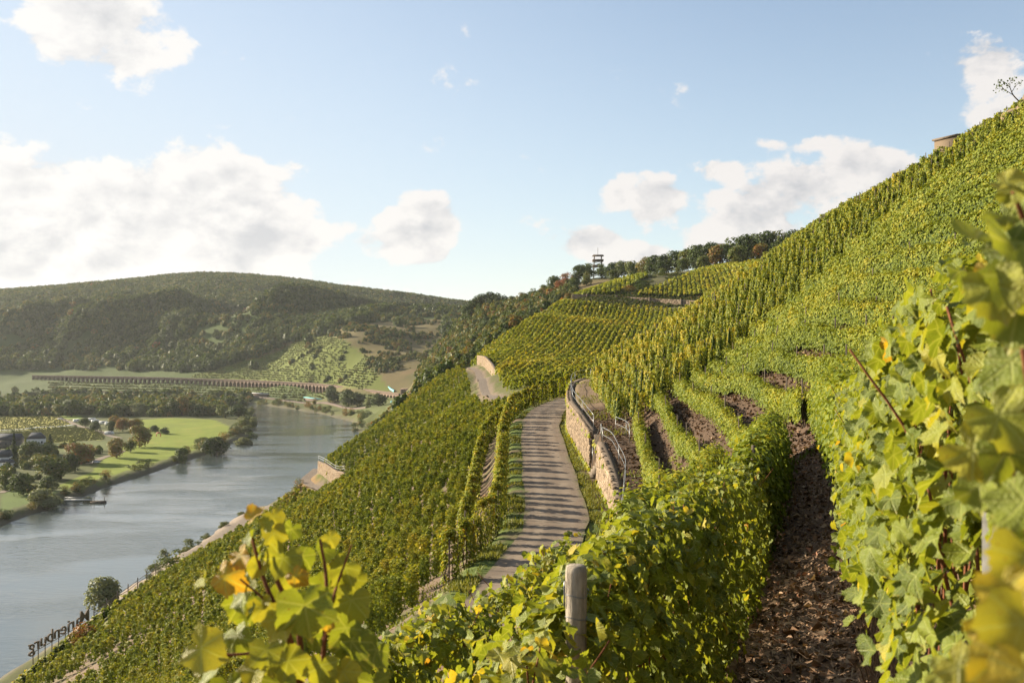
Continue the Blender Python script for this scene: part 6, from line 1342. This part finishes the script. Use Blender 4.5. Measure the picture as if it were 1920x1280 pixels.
def strip_box(off0, off1, z0_, z1_):
    A = [dk+nn_*(-off0)+[0, 0, z0_]-v0, dk+nn_*(-off0)+[0, 0, z1_]-v0, dk+nn_*(-off1)+[0, 0, z1_]-v0, dk+nn_*(-off1)+[0, 0, z0_]-v0]; V = np.stack(A, 1).reshape(-1, 3); i = np.arange(len(dk)-1)[:, None]*4; j = np.arange(4)[None]; a = i+j; b2 = i+(j+1) % 4; return V, np.stack([a, a+4, b2+4, b2], -1).reshape(-1, 4), np.zeros((0, 3), int)
part('deck', [strip_box(-.3, 5.3, .0, .55)], m_ballast, vd); part('parapet', [strip_box(-.35, -.05, .56, 1.4)], m_red, vd); part('cornice', [strip_box(-.45, -.02, -.5, -.02)], m_red, vd)
pe = P(766, 741, 1020); por = empty('viaduct_portal', (pe[0], pe[1], pe[2]-4), 'red stone portal block with pilasters at the near end of the viaduct', 'tower')
part('wall', [box((0, 3, 2), (14, 8, 16))], m_red, por)
for dx in (-7.6, -4.2, -.9, 2.4, 5.7): part('pilaster', [box((dx, -1.5, 2.2), (1.5, 1.6, 17))], m_stone if dx > -7 else m_red, por)
part('cornice', [box((0, 2.6, 10.4), (16.5, 10, .9))], m_red, por)
# railway bank, sheds and nets
m_white, b = new_mat('white_render'); n1 = b.noise(pos(b), .8, 4, .5); finish(b, principled(b, b.ramp(n1, [(.3, (.55, .54, .52)), (.7, (.70, .69, .66))]), .8, .3))
m_slate, b = new_mat('slate_roof'); n1 = b.noise(pos(b), 2, 5, .6); finish(b, principled(b, b.ramp(n1, [(.3, (.04, .045, .055)), (.7, (.08, .085, .095))]), .85, .15))
m_turq, b = new_mat('turquoise_net'); finish(b, principled(b, (.16, .42, .44), .7, .2))
m_glass, b = new_mat('window_glass'); finish(b, principled(b, (.03, .035, .045), .12, .6))
m_redp, b = new_mat('red_paint'); finish(b, principled(b, (.42, .04, .03), .5, .4))
m_silver, b = new_mat('silver_paint'); finish(b, principled(b, (.55, .57, .60), .25, .5, metal=.4))
m_tyre, b = new_mat('tyre_rubber'); finish(b, principled(b, (.02, .02, .02), .8, .2))
rbk = np.array([P(u, v, Y) for u, v, Y in ((60, 735, 1395), (120, 736, 1385), (250, 738, 1350), (400, 741, 1305), (500, 745, 1240), (600, 752, 1130), (690, 762, 975))]); rbk = smooth_line(rbk, 8)
rbk[:, 2] = height(rbk[:, 0], rbk[:, 1])+1.0
db = np.gradient(rbk, axis=0); nb_ = np.stack([db[:, 1], -db[:, 0], 0*db[:, 0]], 1); nb_ /= np.linalg.norm(nb_, axis=1, keepdims=True); V = np.stack([rbk+nb_*3+[0, 0, -3], rbk+nb_*2.5, rbk-nb_*2.5, rbk-nb_*3+[0, 0, -3]], 1).reshape(-1, 3); i = np.arange(len(rbk)-1)[:, None]*4; j = np.arange(3)[None]; a = i+j
tag(mesh_obj('railway_bank', V, np.stack([a, a+1, a+5, a+4], -1).reshape(-1, 4), m_ballast), kind='structure')
def long_shed(u0, u1, v0_, v1_, h, mat, label, nm='long_shed', cat='shed'):
    Y0 = 72.0*F/(v0_-CY); Y1 = 72.0*F/(v1_-CY); a = np.array([(u0-CX)/F*Y0, Y0]); b_ = np.array([(u1-CX)/F*Y1, Y1]); d = b_-a; L_ = np.linalg.norm(d); m_ = (a+b_)/2; rz = math.atan2(d[1], d[0]); z = G1(m_[0], m_[1])
    r = empty(nm, (m_[0], m_[1], z), label, cat, None, rz); part('wall', [box((0, 0, h/2-.5), (L_, 3.2, h+1))], m_ballast, r); part('roof', [box((0, 0, h+.35), (L_+.6, 4.4, .5))], mat, r)
long_shed(459, 502, 744.5, 747.5, 3.0, m_white, 'long low shed with a pale roof beside the railway on the far bank'); long_shed(572, 607, 752, 756, 2.6, m_turq, 'long low shed with a turquoise roof on the far bank')
def net(pts, label, hgt=2.0):
    L = np.array([P(*p) for p in pts]); r = empty('bird_net', L[0], label, 'net'); V = []
    for p in L: V += [p-L[0]-[0, 0, 1], p-L[0]+[0, 0, hgt], p-L[0]+[1.2, .8, hgt+.2], p-L[0]+[1.2, .8, -1]]
    m_ = len(L); q = [(i*4+k_, i*4+(k_+1) % 4, (i+1)*4+(k_+1) % 4, (i+1)*4+k_) for i in range(m_-1) for k_ in range(4)]; part('cloth', [(np.array(V), np.array(q), np.zeros((0, 3), int))], m_turq, r)
net([(722, 716, 1130), (725, 726, 1110), (731, 731, 1090), (738, 735, 1075)], 'turquoise bird net draped down the vineyard edge above the viaduct'); net([(733, 755, 1005), (729, 764, 975), (727, 769, 965), (720, 773, 950)], 'turquoise bird net strip below the viaduct portal')
# houses in the valley
def house(u, vb, w_, d_, h, roof_h, rz, label, windows=3, hip=False, wallmat=None):
    Y = 72.4*F/(vb-CY); x = (u-CX)/F*Y; r = empty('house', (x, Y, G1(x, Y)), label, 'house', None, rz)
    part('wall', [box((0, 0, h/2-.3), (w_, d_, h+.6))], wallmat or m_white, r)
    o = .35; V = np.array([(-w_/2-o, -d_/2-o, h), (w_/2+o, -d_/2-o, h), (w_/2+o, d_/2+o, h), (-w_/2-o, d_/2+o, h), (-w_/2+(d_*.35 if hip else -o), 0, h+roof_h), (w_/2-(d_*.35 if hip else -o), 0, h+roof_h)])
    rf = part('roof', [(V, np.array([(0, 1, 5, 4), (2, 3, 4, 5), (3, 2, 1, 0)]), np.array([(1, 2, 5), (3, 0, 4)]))], m_slate, r)
    if h < 7: part('chimney', [box((w_*.2, .6, h+roof_h*.8), (.7, .7, 1.6))], m_mortar, rf)
    for i in range(windows):
        wx_ = -w_/2+w_*(i+.5)/windows; f = part('window', [box((wx_, -d_/2-.02, h*.55), (1.2, .12, 1.4))], m_mortar, r); part('pane', [box((wx_, -d_/2-.09, h*.55), (1.0, .04, 1.2))], m_glass, f)
    part('door', [box((-w_/2+w_*(.5)/windows+1.6, -d_/2-.03, 1.0), (1.0, .1, 2.0))], m_mortar, r)
house(68, 836, 11.5, 8, 5.4, 4.2, .35, 'white house with a dark hipped roof among the garden trees', 3, True)
house(16, 838, 17, 8.5, 5.4, 4.4, .05, 'long house with a grey blue roof behind the tall conifer', 5, False, m_conc)  # walls get the dark grey so their shade sits in the colour
house(2, 872, 10, 8, 5.2, 4, .2, 'dark roofed house at the valley edge below the tall conifer', 3); house(13, 874, 7, 5, 2.4, 1.8, -.2, 'low brown shed roof beside the garden trees', 1)
# campers, car, jetty, play frame
def vehicle(u, vb, L_, W_, H_, rz, label, nm, cat, mat, camper=True):
    Y = 72.5*F/(vb-CY); x = (u-CX)/F*Y; r = empty(nm, (x, Y, G1(x, Y)), label, cat, None, rz)
    if camper: body = [box((0, 0, .45+H_/2), (L_, W_, H_)), box((L_/2+.35, 0, .45+H_*.36), (.9, W_*.96, H_*.62), 0, .85)]
    else: body = [box((0, 0, .62), (L_, W_, .62)), box((-.15, 0, 1.18), (L_*.55, W_*.9, .55), 0, .78)]
    part('body', body, mat, r)
    for dx in (-L_*.3, L_*.3):
        for dy in (-W_/2, W_/2): part('wheel', [tube([(dx, dy-.1, .33), (dx, dy+.1, .33)], .33, 10)], m_tyre, r)
    part('window', [box((L_*.1, -W_/2-.01, .45+H_*.68), (L_*.4, .03, H_*.26))] if camper else [box((-.15, -W_*.45+.015, 1.18), (L_*.45, .06, .34))], m_glass, r)
for i, (u, v, rz, lab) in enumerate([(172, 789, .3, 'white camper van at the back of the parking lawn'), (193, 795, .1, 'white camper with the longest side among the trees'), (203, 797, 1.2, 'white camper seen end on between the trees'), (204, 815, .2, 'white camper on the lane by the dark trees'), (143, 791, 1.3, 'white van at the lane end beside the fields'), (178, 792, .9, 'white camper half hidden behind the others')]): vehicle(u, v, 6.2, 2.2, 2.4, rz, lab, 'camper_van', 'camper', m_white)
vehicle(180, 868, 4.4, 1.8, 1.4, .2, 'small silver car parked at the lane by the meadow', 'parked_car', 'car', m_silver, False); vehicle(113, 786, 4.4, 1.8, 1.4, .0, 'small white car on the field lane', 'parked_car', 'car', m_white, False)
def valley_path(pts, w, nm='valley_lane'):
    L = np.array([on_plane(u, v, -72.6) for u, v in pts]); L = smooth_line(L, 8); L3 = np.column_stack([L, height(L[:, 0], L[:, 1], False)+.25]); ribbon(nm, L3, w, m_track, .1)
valley_path([(110, 784), (130, 791), (142, 797), (160, 802), (185, 808), (205, 817), (225, 822)], 4.5); valley_path([(165, 870), (180, 864), (200, 856), (215, 853), (230, 845)], 4.5); valley_path([(0, 925), (18, 918), (34, 914)], 3.5)
m_path2, b = new_mat('pale_path'); finish(b, principled(b, (.42, .45, .42), .9, .1)); L = np.array([on_plane(u, v, -72.6) for u, v in ((0, 807), (40, 805), (75, 801), (110, 800), (135, 797))]); L = smooth_line(L, 8); ribbon('field_path', np.column_stack([L, height(L[:, 0], L[:, 1], False)+.25]), 4.0, m_path2, .1)
jy = 74.6*F/(941-CY); jx = (160-CX)/F*jy; jt = empty('jetty', (jx, jy, RIVER_Z), 'small boat jetty with a pontoon and gangway at the near river bank', 'jetty')
part('pontoon', [box((6, 0, .35), (6.5, 3.0, 1.1))], m_oldpost, jt); part('gangway', [box((-3.5, .3, 1.5), (13, 1.4, .22))], m_white, jt); part('hand_rail', [tube([(-10, .9, 2.5), (3, .9, 2.4)], .08, 5), tube([(-10, -.3, 2.5), (3, -.3, 2.4)], .08, 5)], m_galv, jt)
for dx in (3.6, 8.4): part('mooring_post', [tube([(dx, 1.0, -1), (dx, 1.0, 2.6)], .16, 7)], m_oldpost, jt)
fy_ = 72.4*F/(818-CY); fx2 = (297-CX)/F*fy_; pf = empty('play_frame', (fx2, fy_, G1(fx2, fy_)), 'small red play frame on the meadow under the two round trees', 'play frame')
for dx in (-1.6, 1.6): part('leg', [tube([(dx, -.8, 0), (dx, 0, 2.6)], .14, 6), tube([(dx, .8, 0), (dx, 0, 2.6)], .14, 6)], m_redp, pf)
part('bar', [tube([(-1.7, 0, 2.6), (1.7, 0, 2.6)], .14, 6)], m_redp, pf); part('roof', [box((0, 0, 3.0), (3.0, 1.8, .5), 0, .4)], m_redp, pf)
# lookout tower on the ridge
ty = 800.0; tx = (1121-CX)/F*ty; tz = G1(tx, ty); top = -(482-CY)/F*ty; H = top-tz; lt = empty('lookout_tower', (tx, ty, tz), 'open timber lookout tower with stacked platforms and a mast on the wooded ridge', 'tower')
for sx in (-1, 1):
    for sy in (-1, 1): part('leg', [tube([(sx*3.6, sy*3.6, -1), (sx*2.8, sy*2.8, H+1.0)], .26, 6)], m_oldpost, lt)
for zt in (H-12, H-7.8, H-3.4): part('platform', [box((0, 0, zt), (8.4, 8.4, .45))], m_oldpost, lt); 
for zt in (H-7.8, H-3.4): part('parapet', [box((0, -4.2, zt+.9), (8.4, .12, 1.1)), box((0, 4.2, zt+.9), (8.4, .12, 1.1)), box((-4.2, 0, zt+.9), (.12, 8.4, 1.1)), box((4.2, 0, zt+.9), (.12, 8.4, 1.1))], m_oldpost, lt)
for zt in (H-16, H-12, H-7.8):
    part('brace', [tube([(-3.2, -3.2, zt+.3), (3.2, -3.2, zt+3.6)], .18, 5), tube([(3.2, -3.2, zt+.3), (-3.2, -3.2, zt+3.6)], .18, 5), tube([(-3.2, 3.2, zt+.3), (3.2, 3.2, zt+3.6)], .18, 5)], m_oldpost, lt)
part('roof', [box((0, 0, H+1.25), (9.4, 9.4, .9), 0, .8)], m_oldpost, lt); part('mast', [tube([(0, 0, H+1), (0, 0, H+7.5)], .16, 6)], m_oldpost, lt)
# distant blue hill beyond the saddle is part of the far ground; the air itself:
m_air, b = new_mat('haze_air'); pvn = b.n('ShaderNodeVolumePrincipled'); pvn.inputs['Density'].default_value = HAZE; pvn.inputs['Color'].default_value = (.93, .96, 1.0, 1); pvn.inputs['Anisotropy'].default_value = .30
o_ = b.n('ShaderNodeOutputMaterial'); b.t.links.new(pvn.outputs[0], o_.inputs['Volume'])
hv, hq, _ = box((0, 1400, 60), (9000, 8400, 320)); hz = mesh_obj('haze', hv, hq, m_air); tag(hz, kind='stuff')
